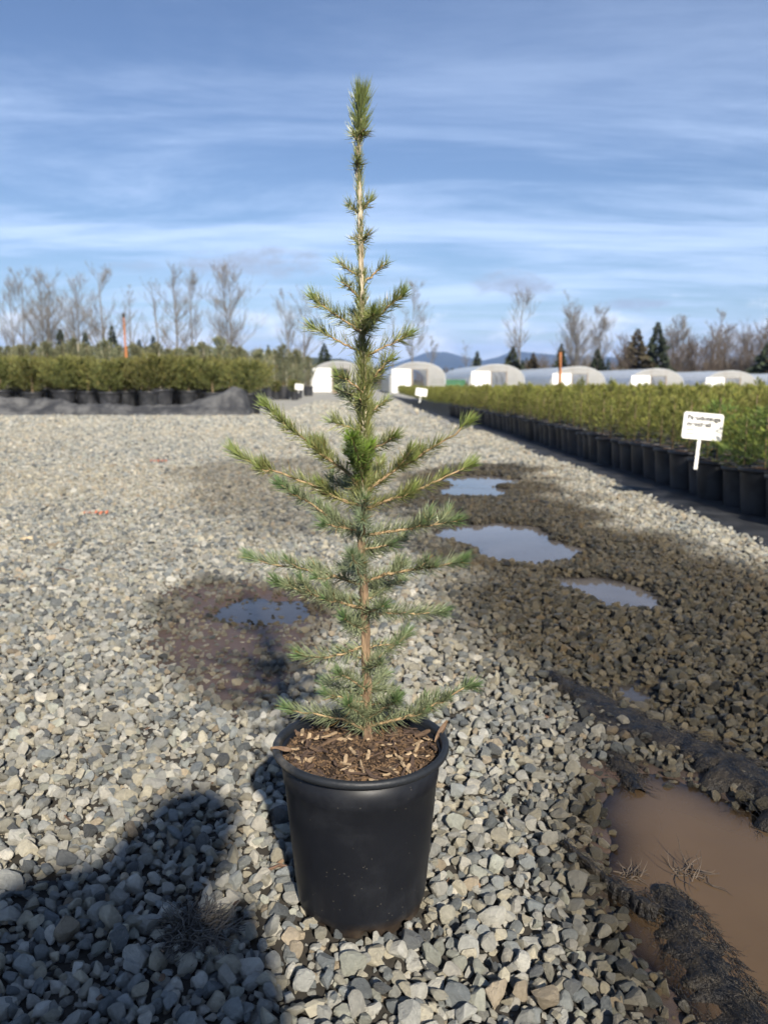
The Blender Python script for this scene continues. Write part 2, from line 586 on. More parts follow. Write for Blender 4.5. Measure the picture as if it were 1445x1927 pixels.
WM = {'big': water_mat('muddy_water', (0.125, 0.082, 0.046), 40.0, 0.03), 'other': water_mat('rain_water', (0.15, 0.135, 0.125), 45.0, 0.02)}
for ki, (k, (pl, dep)) in enumerate(PUD.items()):
    st = 0.025 if k in ('big', 'left', 'rut', 'seep') else 0.05
    x0, y0 = pl.min(0) - 0.26
    x1, y1 = pl.max(0) + 0.26
    px_, py_ = np.meshgrid(np.arange(x0, x1, st), np.arange(y0, y1, st))
    fx, fy = px_.ravel(), py_.ravel()
    hz = terrain(fx, fy)
    keep = (sdpoly(fx, fy, pl) < 0.24) & (hz < LEVEL + 0.012)
    n_ = px_.shape[1]
    q = np.arange((px_.shape[0] - 1) * n_).reshape(-1, n_)[:, :-1].ravel()
    q = np.stack([q, q + 1, q + n_ + 1, q + n_], 1)
    q = q[keep[q].any(1)]
    used = np.unique(q)
    re = -np.ones(len(fx), int)
    re[used] = np.arange(len(used))
    d = np.clip(LEVEL - hz[used], 0, 1)
    me = tri_mesh('puddle', np.stack([fx[used], fy[used], np.full(len(used), LEVEL - 0.0007 * ki)], 1), re[q], np.stack([d, d, d], 1), True)
    tag(obj('puddle', me, WM['big'] if k == 'big' else WM['other']), kind='structure')


# ------------------------------------------------------------------ gravel
def stone_mesh(i, sub):
    r_ = np.random.default_rng(100 + i)
    bm = bmesh.new()
    bmesh.ops.create_icosphere(bm, subdivisions=sub, radius=1.0)
    for _ in range(11):
        n = r_.normal(size=3)
        n /= np.linalg.norm(n)
        n = Vector(n)
        d = r_.uniform(0.40, 0.80)
        for v in bm.verts:
            e = v.co.dot(n) - d
            if e > 0:
                v.co -= n * e
    for v in bm.verts:
        v.co *= 1 + r_.normal() * 0.006
    ext = max(max(abs(v.co.x), abs(v.co.y)) for v in bm.verts)
    for v in bm.verts:
        v.co /= ext
    me = bpy.data.meshes.new(f'stone_shape')
    bm.to_mesh(me)
    bm.free()
    me.polygons.foreach_set('use_smooth', np.ones(len(me.polygons), bool))
    try:
        me.set_sharp_from_angle(angle=R(17))
    except Exception:
        pass
    return me


stm = bpy.data.materials.new('crushed_stone')
stm.use_nodes = True
t = stm.node_tree
b = t.nodes['Principled BSDF']
at = N(t, 'ShaderNodeAttribute', attribute_type='INSTANCER', attribute_name='col')
tcn = N(t, 'ShaderNodeTexCoord')
nz = N(t, 'ShaderNodeTexNoise', {'Vector': tcn.outputs['Object'], 'Scale': 1.6, 'Detail': 8, 'Roughness': 0.7})
vein = N(t, 'ShaderNodeTexNoise', {'Vector': tcn.outputs['Object'], 'Scale': 4.0, 'Detail': 7, 'Roughness': 0.75, 'Distortion': 0.8})
c = MIX(t, 1.0, at.outputs['Color'], MIX(t, nz.outputs[0], (0.48, 0.47, 0.45), (1.45, 1.42, 1.36)), 'MULTIPLY')
c = MIX(t, M(t, 'MULTIPLY', SM(t, vein.outputs[0], 0.54, 0.70), 0.40), c, (0.55, 0.52, 0.45))
wet = at.outputs['Alpha']
c = MIX(t, wet, c, MIX(t, 1.0, c, (0.235, 0.21, 0.17), 'MULTIPLY'))
t.links.new(c, b.inputs['Base Color'])
t.links.new(M(t, 'SUBTRACT', 0.85, M(t, 'MULTIPLY', wet, 0.55)), b.inputs['Roughness'])
b.inputs['Specular IOR Level'].default_value = 0.35
bp = N(t, 'ShaderNodeBump', {'Strength': 0.7, 'Distance': 0.16, 'Height': vein.outputs[0]})
t.links.new(bp.outputs[0], b.inputs['Normal'])

NST = 16
stones = []
for i_ in range(NST):
    me = stone_mesh(i_, 3)
    me.materials.append(stm)
    stones.append(me)

POT = np.array((-0.037, 1.217))


def mat_edge_x(y):               # left edge of the black ground cloth under the right-hand bed
    return 2.05 - 0.034 * (np.asarray(y) - 5.4)


def layer(y0, y1, sp, size, sig, lift, keepp=1.0):
    half = 0.53 * y1 + 0.45
    a = np.arange(-half, half, sp)
    c_ = np.arange(y0, y1, sp * 0.88)
    x, y = np.meshgrid(a, c_)
    x = x + (np.arange(len(c_)) % 2)[:, None] * sp * 0.5
    x = (x + rng.uniform(-.38, .38, x.shape) * sp).ravel()
    y = (y + rng.uniform(-.38, .38, y.shape) * sp).ravel()
    k = (np.abs(x) < np.minimum(0.53 * y + 0.45, np.where(y > 21, 4.2, 99))) & (x < mat_edge_x(y) - 0.06 + 0.12 * (fbm(y * 2.3, y * 0, 61, 3) - 0.5)) & (rng.random(len(x)) < keepp)
    k &= ~((y > 20.3) & (x < -2.7))
    k &= np.hypot(x - POT[0], y - POT[1]) > 0.098
    x, y = x[k], y[k]
    s = size * np.exp(rng.normal(0, sig, len(x)))
    return x, y, np.clip(s, size * .45, size * 1.75), np.full(len(x), lift)


parts = [layer(0.45, 3.3, 0.0185, 0.0100, 0.30, -0.002, 0.92), layer(0.45, 3.3, 0.0262, 0.0130, 0.30, 0.0085, 0.80),
         layer(0.45, 3.3, 0.015, 0.0040, 0.35, 0.000, 0.28),
         layer(3.3, 7.2, 0.0190, 0.0118, 0.32, 0.003, 0.9), layer(3.3, 7.2, 0.036, 0.0138, 0.28, 0.010, 0.7),
         layer(7.2, 14, 0.0285, 0.0168, 0.32, 0.003, 0.95), layer(14, 21.0, 0.047, 0.024, 0.3, 0.002), layer(21, 33, 0.085, 0.036, 0.3, 0.0, 0.9)]
sxx, syy, ssz, slf = (np.concatenate([p[k] for p in parts]) for k in range(4))
hz = terrain(sxx, syy)
wv = wetness(sxx, syy)
mv = muddiness(sxx, syy)
u01 = rng.random(len(sxx))
mv = np.maximum(mv, 0.0)
under = LEVEL - hz
keep = np.where(under > 0.006, u01 < 0.10, u01 < 1 - 0.80 * mv)
keep &= ~((under > 0.02) & (u01 > 0.03))
sxx, syy, ssz, slf, hz, wv, mv = (q[keep] for q in (sxx, syy, ssz, slf, hz, wv, mv))
n = len(sxx)
scl = np.stack([ssz * rng.uniform(0.9, 1.25, n), ssz * rng.uniform(0.72, 1.0, n), ssz * rng.uniform(0.52, 0.9, n)], 1)
rot = np.stack([rng.normal(0, 0.55, n), rng.normal(0, 0.55, n), rng.uniform(0, 6.283, n)], 1)
sz = hz + slf * (1 - mv) + scl[:, 2] * (0.55 - 0.75 * mv)
pal = np.array([(0.60, 0.59, 0.53), (0.49, 0.495, 0.46), (0.36, 0.385, 0.38), (0.235, 0.26, 0.27), (0.62, 0.575, 0.45),
                (0.70, 0.67, 0.585), (0.47, 0.45, 0.37), (0.15, 0.16, 0.165), (0.55, 0.465, 0.345), (0.53, 0.545, 0.47)])
pw = np.array([.18, .17, .14, .09, .12, .09, .09, .04, .03, .05])
tanp = pw * np.array([1, .7, .45, .3, 2.4, 1.3, 1.5, .4, 3.2, .8])
tanp /= tanp.sum()
ci_ = rng.choice(10, n, p=pw / pw.sum())
ct_ = rng.choice(10, n, p=tanp)
region = sstep(0.42, 0.70, fbm(sxx * 0.8 + 5, syy * 0.8, 51, 3) + 0.28 * sstep(0.6, 0.0, np.abs(sxx - mat_edge_x(syy)) - 0.5) * (syy > 2.5) + 0.03)
cc = pal[np.where(rng.random(n) < region, ct_, ci_)] * rng.uniform(0.62, 1.28, n)[:, None]
scol = np.concatenate([np.clip(cc, 0, 1), wv[:, None]], 1)
sidx = rng.integers(0, NST, n)
# the stones that show largest are objects of their own, the rest one mass
d_ = np.stack([sxx, syy * math.cos(PITCH) + (CAM_H - sz) * math.sin(PITCH)], 1)
uu = 722.5 + FPX * d_[:, 0] / d_[:, 1]
vv = 963.5 + FPX * ((CAM_H - sz) * math.cos(PITCH) - syy * math.sin(PITCH)) / d_[:, 1]
score = ssz / d_[:, 1] * ((uu > 0) & (uu < 1445) & (vv < 1927) & (vv > 700)) * (slf > 0.006) * (under[keep] < 0)
top = np.argsort(-score)[:300]
rest = np.ones(n, bool)
rest[top] = False
P3 = np.stack([sxx, syy, sz], 1)
for k in top:
    o = obj('stone', stones[sidx[k]], None, ground)
    o.location, o.rotation_euler, o.scale = P3[k], rot[k], scl[k]
    o['col'] = [float(q) for q in scol[k]]
gv = scatter('gravel', P3[rest], rot[rest], scl[rest], sidx[rest], scol[rest], [('stone_kind', m_) for m_ in stones])
tag(gv, 'crushed grey and tan gravel covering the whole yard', 'gravel', kind='stuff')
# ------------------------------------------------------------------ needle foliage
def needles(base, dirs, length, width, col, bend=None, sides=3):
    """many tapered needles as one triangle soup; base/dirs (n,3)"""
    n = len(base)
    dirs = dirs / (np.linalg.norm(dirs, axis=1, keepdims=True) + 1e-9)
    a = np.cross(dirs, np.array((0.37, 0.21, 0.90)))
    a /= np.linalg.norm(a, axis=1, keepdims=True) + 1e-9
    b_ = np.cross(dirs, a)
    L = np.asarray(length)[:, None]
    W = np.asarray(width)[:, None] * 0.5
    bend = np.zeros((n, 3)) if bend is None else bend
    mid = base + dirs * L * 0.55 + bend * L * 0.22
    tip = base + dirs * L + bend * L * 0.75
    if sides == 3:
        Vv = np.zeros((n, 7, 3))
        for k in range(3):
            q = 2 * math.pi * k / 3
            o_ = (a * math.cos(q) + b_ * math.sin(q)) * W
            Vv[:, k] = base + o_ * 0.8
            Vv[:, 3 + k] = mid + o_
        Vv[:, 6] = tip
        Tt = np.array([(0, 1, 4), (0, 4, 3), (1, 2, 5), (1, 5, 4), (2, 0, 3), (2, 3, 5), (3, 4, 6), (4, 5, 6), (5, 3, 6)])
        m_ = 7
    else:
        ph = rng.uniform(0, 6.283, (n, 1))
        o_ = (a * np.cos(ph) + b_ * np.sin(ph)) * W
        Vv = np.zeros((n, 4, 3))
        Vv[:, 0], Vv[:, 1], Vv[:, 2], Vv[:, 3] = base, mid - o_, mid + o_, tip
        Tt = np.array([(0, 1, 2), (1, 3, 2)])
        m_ = 4
    T_ = (Tt[None] + (np.arange(n) * m_)[:, None, None]).reshape(-1, 3)
    C_ = np.repeat(np.asarray(col), m_, 0)
    return Vv.reshape(-1, 3), T_, C_


def resample(pts, n):
    pts = np.asarray(pts, float)
    if len(pts) > 2:                      # rounded by Catmull-Rom
        pp = np.vstack([2 * pts[0] - pts[1], pts, 2 * pts[-1] - pts[-2]])
        o_ = []
        for k in range(1, len(pp) - 2):
            for q in np.linspace(0, 1, 6, endpoint=False):
                p0, p1, p2, p3 = pp[k - 1:k + 3]
                o_.append(0.5 * (2 * p1 + (p2 - p0) * q + (2 * p0 - 5 * p1 + 4 * p2 - p3) * q * q + (3 * p1 - p0 - 3 * p2 + p3) * q ** 3))
        o_.append(pts[-1])
        pts = np.array(o_)
    s = np.r_[0, np.cumsum(np.linalg.norm(np.diff(pts, axis=0), axis=1))]
    q = np.linspace(0, s[-1], n) if np.isscalar(n) else np.asarray(n) * s[-1]
    return np.stack([np.interp(q, s, pts[:, k]) for k in range(3)], 1), s[-1]


def dress(path, per_m, ln, wd, c0, c1, ang=(62, 26), up=0.25, start=0.05, bare=None, brush=40, sides=3, tipcol=None):
    """needles along a twig: dense brush at the tip, combed forward"""
    _, L = resample(path, 2)
    n = int(per_m * L)
    s = rng.uniform(start, 1, n)
    if bare:
        s = s[~((s > bare[0]) & (s < bare[1]) & (rng.random(n) < bare[2]))]
    s = np.r_[s, 1 - np.abs(rng.normal(0, 0.012 / max(L, .03), brush))]
    s = np.clip(s, 0, 1)
    n = len(s)
    p, _ = resample(path, s)
    p2, _ = resample(path, np.clip(s + 0.03, 0, 1.0))
    p1, _ = resample(path, np.clip(s - 0.03, 0, 1.0))
    T_ = p2 - p1
    T_ /= np.linalg.norm(T_, axis=1, keepdims=True) + 1e-9
    A = np.cross(T_, np.array((0.2, 0.9, 0.3)))
    A /= np.linalg.norm(A, axis=1, keepdims=True) + 1e-9
    B = np.cross(T_, A)
    ph = rng.uniform(0, 6.283, n)
    Rd = A * np.cos(ph)[:, None] + B * np.sin(ph)[:, None]
    flip = (Rd[:, 2] < -0.2) & (rng.random(n) < 0.22)
    Rd[flip, 2] *= -1
    an = np.radians(ang[0] + (ang[1] - ang[0]) * s ** 3 + rng.normal(0, 9, n))
    D = T_ * np.cos(an)[:, None] + Rd * np.sin(an)[:, None] + np.array((0, 0, up)) * rng.uniform(.3, 1, n)[:, None]
    bend = T_ * 0.28 + np.array((0, 0, 0.16)) + rng.normal(0, 0.10, (n, 3))
    le = ln * rng.uniform(0.65, 1.15, n) * np.where(s > 0.97, 0.85, 1.0)
    cm = rng.random(n)[:, None]
    C = np.asarray(c0) * (1 - cm) + np.asarray(c1) * cm
    C = C * rng.uniform(0.75, 1.2, n)[:, None]
    if tipcol is not None:
        tk = sstep(0.80, 1.0, s)[:, None] * rng.uniform(.5, 1, n)[:, None]
        C = C * (1 - tk) + np.asarray(tipcol) * tk
    old = rng.random(n) < 0.02
    C[old] = (0.30, 0.20, 0.07)
    return needles(p, D, le, np.full(n, wd) * rng.uniform(.8, 1.2, n), C, bend, sides)


def joinsoup(L):
    o_, Vs, Ts, Cs = 0, [], [], []
    for v, t_, c_ in L:
        Vs.append(v)
        Ts.append(t_ + o_)
        Cs.append(c_)
        o_ += len(v)
    return np.concatenate(Vs), np.concatenate(Ts), np.concatenate(Cs)


NEED = mat('needle', (1, 1, 1), None, rough=0.38, attr='col', spec=0.5, trans=0.18)
NEEDF = mat('bed_needle', (0.8, 0.8, 0.8), (1.15, 1.15, 1.15), rough=0.55, attr='col', scale=3, spec=0.25, rnd=0.16, trans=0.25)
BARKY = mat('young_bark', (0.54, 0.46, 0.33), (0.27, 0.20, 0.12), rough=0.8, scale=60, bump=0.6, bscale=150, stretch=(1, 1, .22), lo=.42, hi=.68)
BARKO = mat('older_bark', (0.30, 0.205, 0.12), (0.13, 0.082, 0.048), rough=0.85, scale=70, bump=0.8, bscale=160, stretch=(1, 1, .2), lo=.4, hi=.66)
TWIG = mat('twig_bark', (0.42, 0.30, 0.16), (0.27, 0.18, 0.095), rough=0.75, scale=90, bump=0.4)

# ------------------------------------------------------------------ the potted conifer
PX, PY = float(POT[0]), float(POT[1])
PZ = 0.006
tree = thing('potted_conifer', (PX, PY, PZ), 'young conifer sapling in a round black plastic nursery pot standing on the gravel', 'potted tree')


def lc(p):
    return np.asarray(p, float) - np.array((PX, PY, PZ))


plm = bpy.data.materials.new('pot_plastic')
plm.use_nodes = True
t = plm.node_tree
b = t.nodes['Principled BSDF']
tcn = N(t, 'ShaderNodeTexCoord')
dz = N(t, 'ShaderNodeTexNoise', {'Vector': tcn.outputs['Object'], 'Scale': 9, 'Detail': 7, 'Roughness': 0.65})
spv = N(t, 'ShaderNodeTexVoronoi', {'Vector': tcn.outputs['Object'], 'Scale': 105})
spn = N(t, 'ShaderNodeTexNoise', {'Vector': tcn.outputs['Object'], 'Scale': 14, 'Detail': 3})
mps = N(t, 'ShaderNodeMapping', {0: tcn.outputs['Object'], 2: (0.5, 0.7, 0.4), 3: (16, 240, 60)})
scr = N(t, 'ShaderNodeTexNoise', {'Vector': mps.outputs[0], 'Scale': 1.0, 'Detail': 3})
pz_ = N(t, 'ShaderNodeSeparateXYZ', {0: tcn.outputs['Object']})
c = MIX(t, M(t, 'MULTIPLY', SM(t, dz.outputs[0], 0.46, 0.78), 0.25), (0.0075, 0.0083, 0.0110), (0.05, 0.053, 0.060))
speck = M(t, 'MULTIPLY', M(t, 'LESS_THAN', spv.outputs['Distance'], 0.10), M(t, 'GREATER_THAN', spn.outputs[0], 0.50))
c = MIX(t, M(t, 'MULTIPLY', speck, 0.30), c, (0.22, 0.20, 0.16))
c = MIX(t, M(t, 'MULTIPLY', SM(t, scr.outputs[0], 0.74, 0.80), 0.35), c, (0.20, 0.20, 0.20))
dirt = M(t, 'MULTIPLY', M(t, 'SUBTRACT', 1.0, SM(t, pz_.outputs[2], 0.004, 0.035)), SM(t, dz.outputs[0], 0.35, 0.6))
c = MIX(t, M(t, 'MULTIPLY', dirt, 0.6), c, (0.10, 0.07, 0.045))
t.links.new(c, b.inputs['Base Color'])
b.inputs['Specular IOR Level'].default_value = 0.28
t.links.new(M(t, 'ADD', 0.34, M(t, 'MULTIPLY', dz.outputs[0], 0.22)), b.inputs['Roughness'])
bp = N(t, 'ShaderNodeBump', {'Strength': 0.12, 'Distance': 0.004, 'Height': dz.outputs[0]})
t.links.new(bp.outputs[0], b.inputs['Normal'])
RIMM = mat('dusty_rim', (0.014, 0.016, 0.019), (0.13, 0.115, 0.09), rough=0.5, scale=13, lo=.52, hi=.80, detail=8, bump=0.15)

mb = MB()
nseg = 120
prof = [(0.0955, 0.0), (0.0985, 0.004), (0.1005, 0.016), (0.1035, 0.020), (0.1055, 0.034), (0.1125, 0.11), (0.1185, 0.18), (0.1218, 0.222),
        (0.1236, 0.225), (0.1245, 0.232), (0.1272, 0.269), (0.1252, 0.2691), (0.121, 0.22), (0.095, 0.012), (0.0, 0.011)]
o_ = 0
for j, (r_, z_) in enumerate(prof):
    for k in range(nseg):
        q = 2 * math.pi * k / nseg
        rr, zz = r_, z_
        if j < 3:                       # drainage notches round the foot
            f_ = 0.5 + 0.5 * math.cos(q * 9 + 0.6)
            rr -= 0.006 * f_ ** 6
            zz += 0.013 * f_ ** 10 if j == 0 else 0.008 * f_ ** 10 if j == 1 else 0
        rr *= 1 + 0.004 * math.sin(2 * q + 1) + 0.002 * math.sin(5 * q)
        mb.v.append((rr * math.cos(q), rr * math.sin(q), zz))
for j in range(len(prof) - 1):
    for k in range(nseg):
        k2 = (k + 1) % nseg
        mb.f.append((j * nseg + k, j * nseg + k2, (j + 1) * nseg + k2, (j + 1) * nseg + k))
pot = mb.build('pot', plm, tree, True)
mb = MB()
rp = [(0.1268, 0.2690), (0.1345, 0.2685), (0.1385, 0.2695), (0.1400, 0.2730), (0.1398, 0.2765), (0.1380, 0.2795), (0.1350, 0.2808), (0.1315, 0.2802), (0.1292, 0.2785), (0.1280, 0.2740), (0.1270, 0.262)]
for r_, z_ in rp:
    for k in range(nseg):
        q = 2 * math.pi * k / nseg
        rr = r_ * (1 + 0.005 * math.sin(2 * q + .7) + 0.003 * math.sin(3 * q + 2))
        mb.v.append((rr * math.cos(q), rr * math.sin(q), z_ + 0.0016 * math.sin(2 * q + .3)))
for j in range(len(rp) - 1):
    for k in range(nseg):
        k2 = (k + 1) % nseg
        mb.f.append((j * nseg + k, j * nseg + k2, (j + 1) * nseg + k2, (j + 1) * nseg + k))
mb.build('rim', RIMM, pot, True)
# soil with bark chips
SOIL = mat('potting_soil', (0.030, 0.017, 0.010), (0.075, 0.045, 0.025), rough=0.95, scale=60, bump=1.0, bscale=220)
mb = MB()
nr = 22
for j in range(nr):
    for k in range(96):
        q = 2 * math.pi * k / 96
        r_ = 0.1262 * j / (nr - 1) + 1e-4
        x, y = r_ * math.cos(q), r_ * math.sin(q)
        z_ = 0.261 + 0.010 * math.exp(-(r_ / 0.05) ** 2) + 0.010 * (fbm(np.array([x * 40]), np.array([y * 40]), 5, 4)[0] - 0.5)
        mb.v.append((x, y, z_))
for j in range(nr - 1):
    for k in range(96):
        k2 = (k + 1) % 96
        mb.f.append((j * 96 + k, (j + 1) * 96 + k, (j + 1) * 96 + k2, j * 96 + k2))
soil = mb.build('soil', SOIL, tree, True)
CHIPS = [mat('pale_chip', (0.42, 0.31, 0.19), (0.26, 0.18, 0.105), rough=.85, scale=80, stretch=(.25, 1, 1), bump=.5),
         mat('brown_chip', (0.13, 0.083, 0.050), (0.075, 0.047, 0.030), rough=.85, scale=80, stretch=(.25, 1, 1), bump=.5),
         mat('dark_chip', (0.095, 0.06, 0.042), (0.05, 0.034, 0.026), rough=.9, scale=80, bump=.5)]


def chip_mesh(l, w_, h, sd):
    r_ = random.Random(sd)
    mb = MB()
    n = 5
    for j in range(n):
        x = (j / (n - 1) - .5) * l
        ww = w_ * (0.35 + 0.65 * math.sin(math.pi * (0.15 + 0.7 * j / (n - 1)))) * r_.uniform(.75, 1.15)
        zz = h * r_.uniform(.6, 1.2)
        off = r_.uniform(-.15, .15) * w_
        bow = 0.10 * l * (j / (n - 1) - .5) ** 2
        mb.v += [(x, off - ww / 2, bow), (x, off + ww / 2, bow + zz * .2), (x, off + ww * .3, bow + zz), (x, off - ww * .35, bow + zz * .9)]
    for j in range(n - 1):
        for k in range(4):
            mb.f.append((j * 4 + k, j * 4 + (k + 1) % 4, j * 4 + 4 + (k + 1) % 4, j * 4 + 4 + k))
    mb.f += [(3, 2, 1, 0), tuple((n - 1) * 4 + k for k in range(4))]
    return mb


cms = []
for k in range(15):
    me = chip_mesh(random.uniform(.016, .036), random.uniform(.0035, .0085), random.uniform(.002, .0045), k).mesh('chip_shape')
    me.materials.append(CHIPS[(0, 1, 2, 1, 2, 2)[k % 6]])
    cms.append(me)
for k in range(190):
    a_, r_ = random.uniform(0, 6.283), 0.119 * math.sqrt(random.uniform(0.02, 1))
    o = obj('bark_chip', random.choice(cms), None, soil)
    o.location = (r_ * math.cos(a_), r_ * math.sin(a_), 0.2635 + 0.008 * math.exp(-(r_ / 0.05) ** 2) + random.uniform(-.001, .004))
    o.rotation_euler = (random.gauss(0, .3), random.gauss(0, .28), random.uniform(0, 6.28))
    o.scale = (random.uniform(.45, 1.25), random.uniform(.5, 1.2), random.uniform(.6, 1.2))
mb = MB()
for k in range(1700):
    a_, r_ = random.uniform(0, 6.283), 0.122 * math.sqrt(random.random())
    l = random.uniform(.003, .010)
    m3 = Matrix.Rotation(random.uniform(0, 6.28), 3, 'Z') @ Matrix.Rotation(random.gauss(0, .5), 3, 'Y') @ Matrix.Rotation(random.uniform(0, 3), 3, 'X')
    mb.box((r_ * math.cos(a_), r_ * math.sin(a_), 0.2625 + 0.009 * math.exp(-(r_ / 0.05) ** 2)), (l, random.uniform(.0012, .003), random.uniform(.001, .002)), m3)
tag(mb.build('mulch_crumbs', mat('crumb', (0.17, 0.105, 0.055), (0.045, 0.028, 0.018), rough=.9, scale=90), tree), kind='stuff')
# two dry leaves caught on the rim
LEAF = mat('dry_leaf', (0.11, 0.065, 0.04), (0.20, 0.13, 0.075), rough=.7, scale=60)
for a_, tilt, ln_ in ((R(196), 0.2, 0.034), (R(12), -0.95, 0.040)):
    mb = MB()
    for j in range(7):
        x = (j / 6 - .4) * ln_
        ww = 0.010 * math.sin(math.pi * (0.06 + .9 * j / 6))
        mb.v += [(x, -ww / 2, 0.002 * math.sin(j)), (x, 0, -0.002 + .002 * math.sin(j)), (x, ww / 2, 0.0015), (x, 0, -.0027 + .002 * math.sin(j))]
    for j in range(6):
        for k in range(4):
            mb.f.append((j * 4 + k, j * 4 + (k + 1) % 4, j * 4 + 4 + (k + 1) % 4, j * 4 + 4 + k))
    lf = mb.build('dry_leaf', LEAF, tree)
    lf.location = (0.131 * math.cos(a_), 0.131 * math.sin(a_), 0.2835 if tilt > 0 else 0.280)
    lf.rotation_euler = (0.2, tilt, a_ + (math.pi if tilt > 0 else 0.3))

# trunk
TY = 1.245
tp = [(690, 1408), (691, 1385), (690, 1300), (688, 1200), (686, 1120), (680, 1040), (682, 960), (684, 880), (685, 800), (685, 740),
      (684, 690), (682, 640), (681, 580), (680, 520), (678, 450), (677, 380), (674, 320), (675, 270), (677, 225), (679, 192)]
tr3 = np.array([P(u, v, TY + 0.004 * math.sin(v / 90)) for u, v in tp])
tr3[0] = (tr3[1][0], TY, PZ + 0.255)
tpath, tlen = resample(tr3, 150)
zt = tpath[:, 2]
trad = np.interp(zt, [0.26, 0.30, 0.45, 0.62, 0.80, 0.88, 1.0, 1.12, 1.27], [0.0100, 0.0078, 0.0072, 0.0064, 0.0046, 0.0045, 0.0042, 0.0034, 0.0022])
for part, lo_, hi_, m_ in (('trunk', 0, 62, BARKO), ('leader', 60, 150, BARKY)):
    mb = MB()
    n = 14
    pts = tpath[lo_:hi_]
    for j, p in enumerate(pts):
        for k in range(n):
            q = 2 * math.pi * k / n
            rr = trad[lo_ + j] * (1 + 0.10 * math.sin(3 * q + j * .12) + 0.09 * random.uniform(-1, 1) + 0.12 * max(0, math.sin(j * .9 + q)) ** 6)
            mb.v.append(tuple(lc(p + np.array((rr * math.cos(q), rr * math.sin(q), 0)))))
    for j in range(len(pts) - 1):
        for k in range(n):
            k2 = (k + 1) % n
            mb.f.append((j * n + k, j * n + k2, (j + 1) * n + k2, (j + 1) * n + k))
    mb.f.append(tuple((len(pts) - 1) * n + k for k in range(n)))
    mb.build(part, m_, tree, True)

OL0, OL1 = (0.125, 0.150, 0.045), (0.290, 0.300, 0.110)      # olive (upper)
BL0, BL1 = (0.140, 0.172, 0.085), (0.315, 0.345, 0.195)      # blue-green (lower)
TIP = (0.190, 0.260, 0.060)
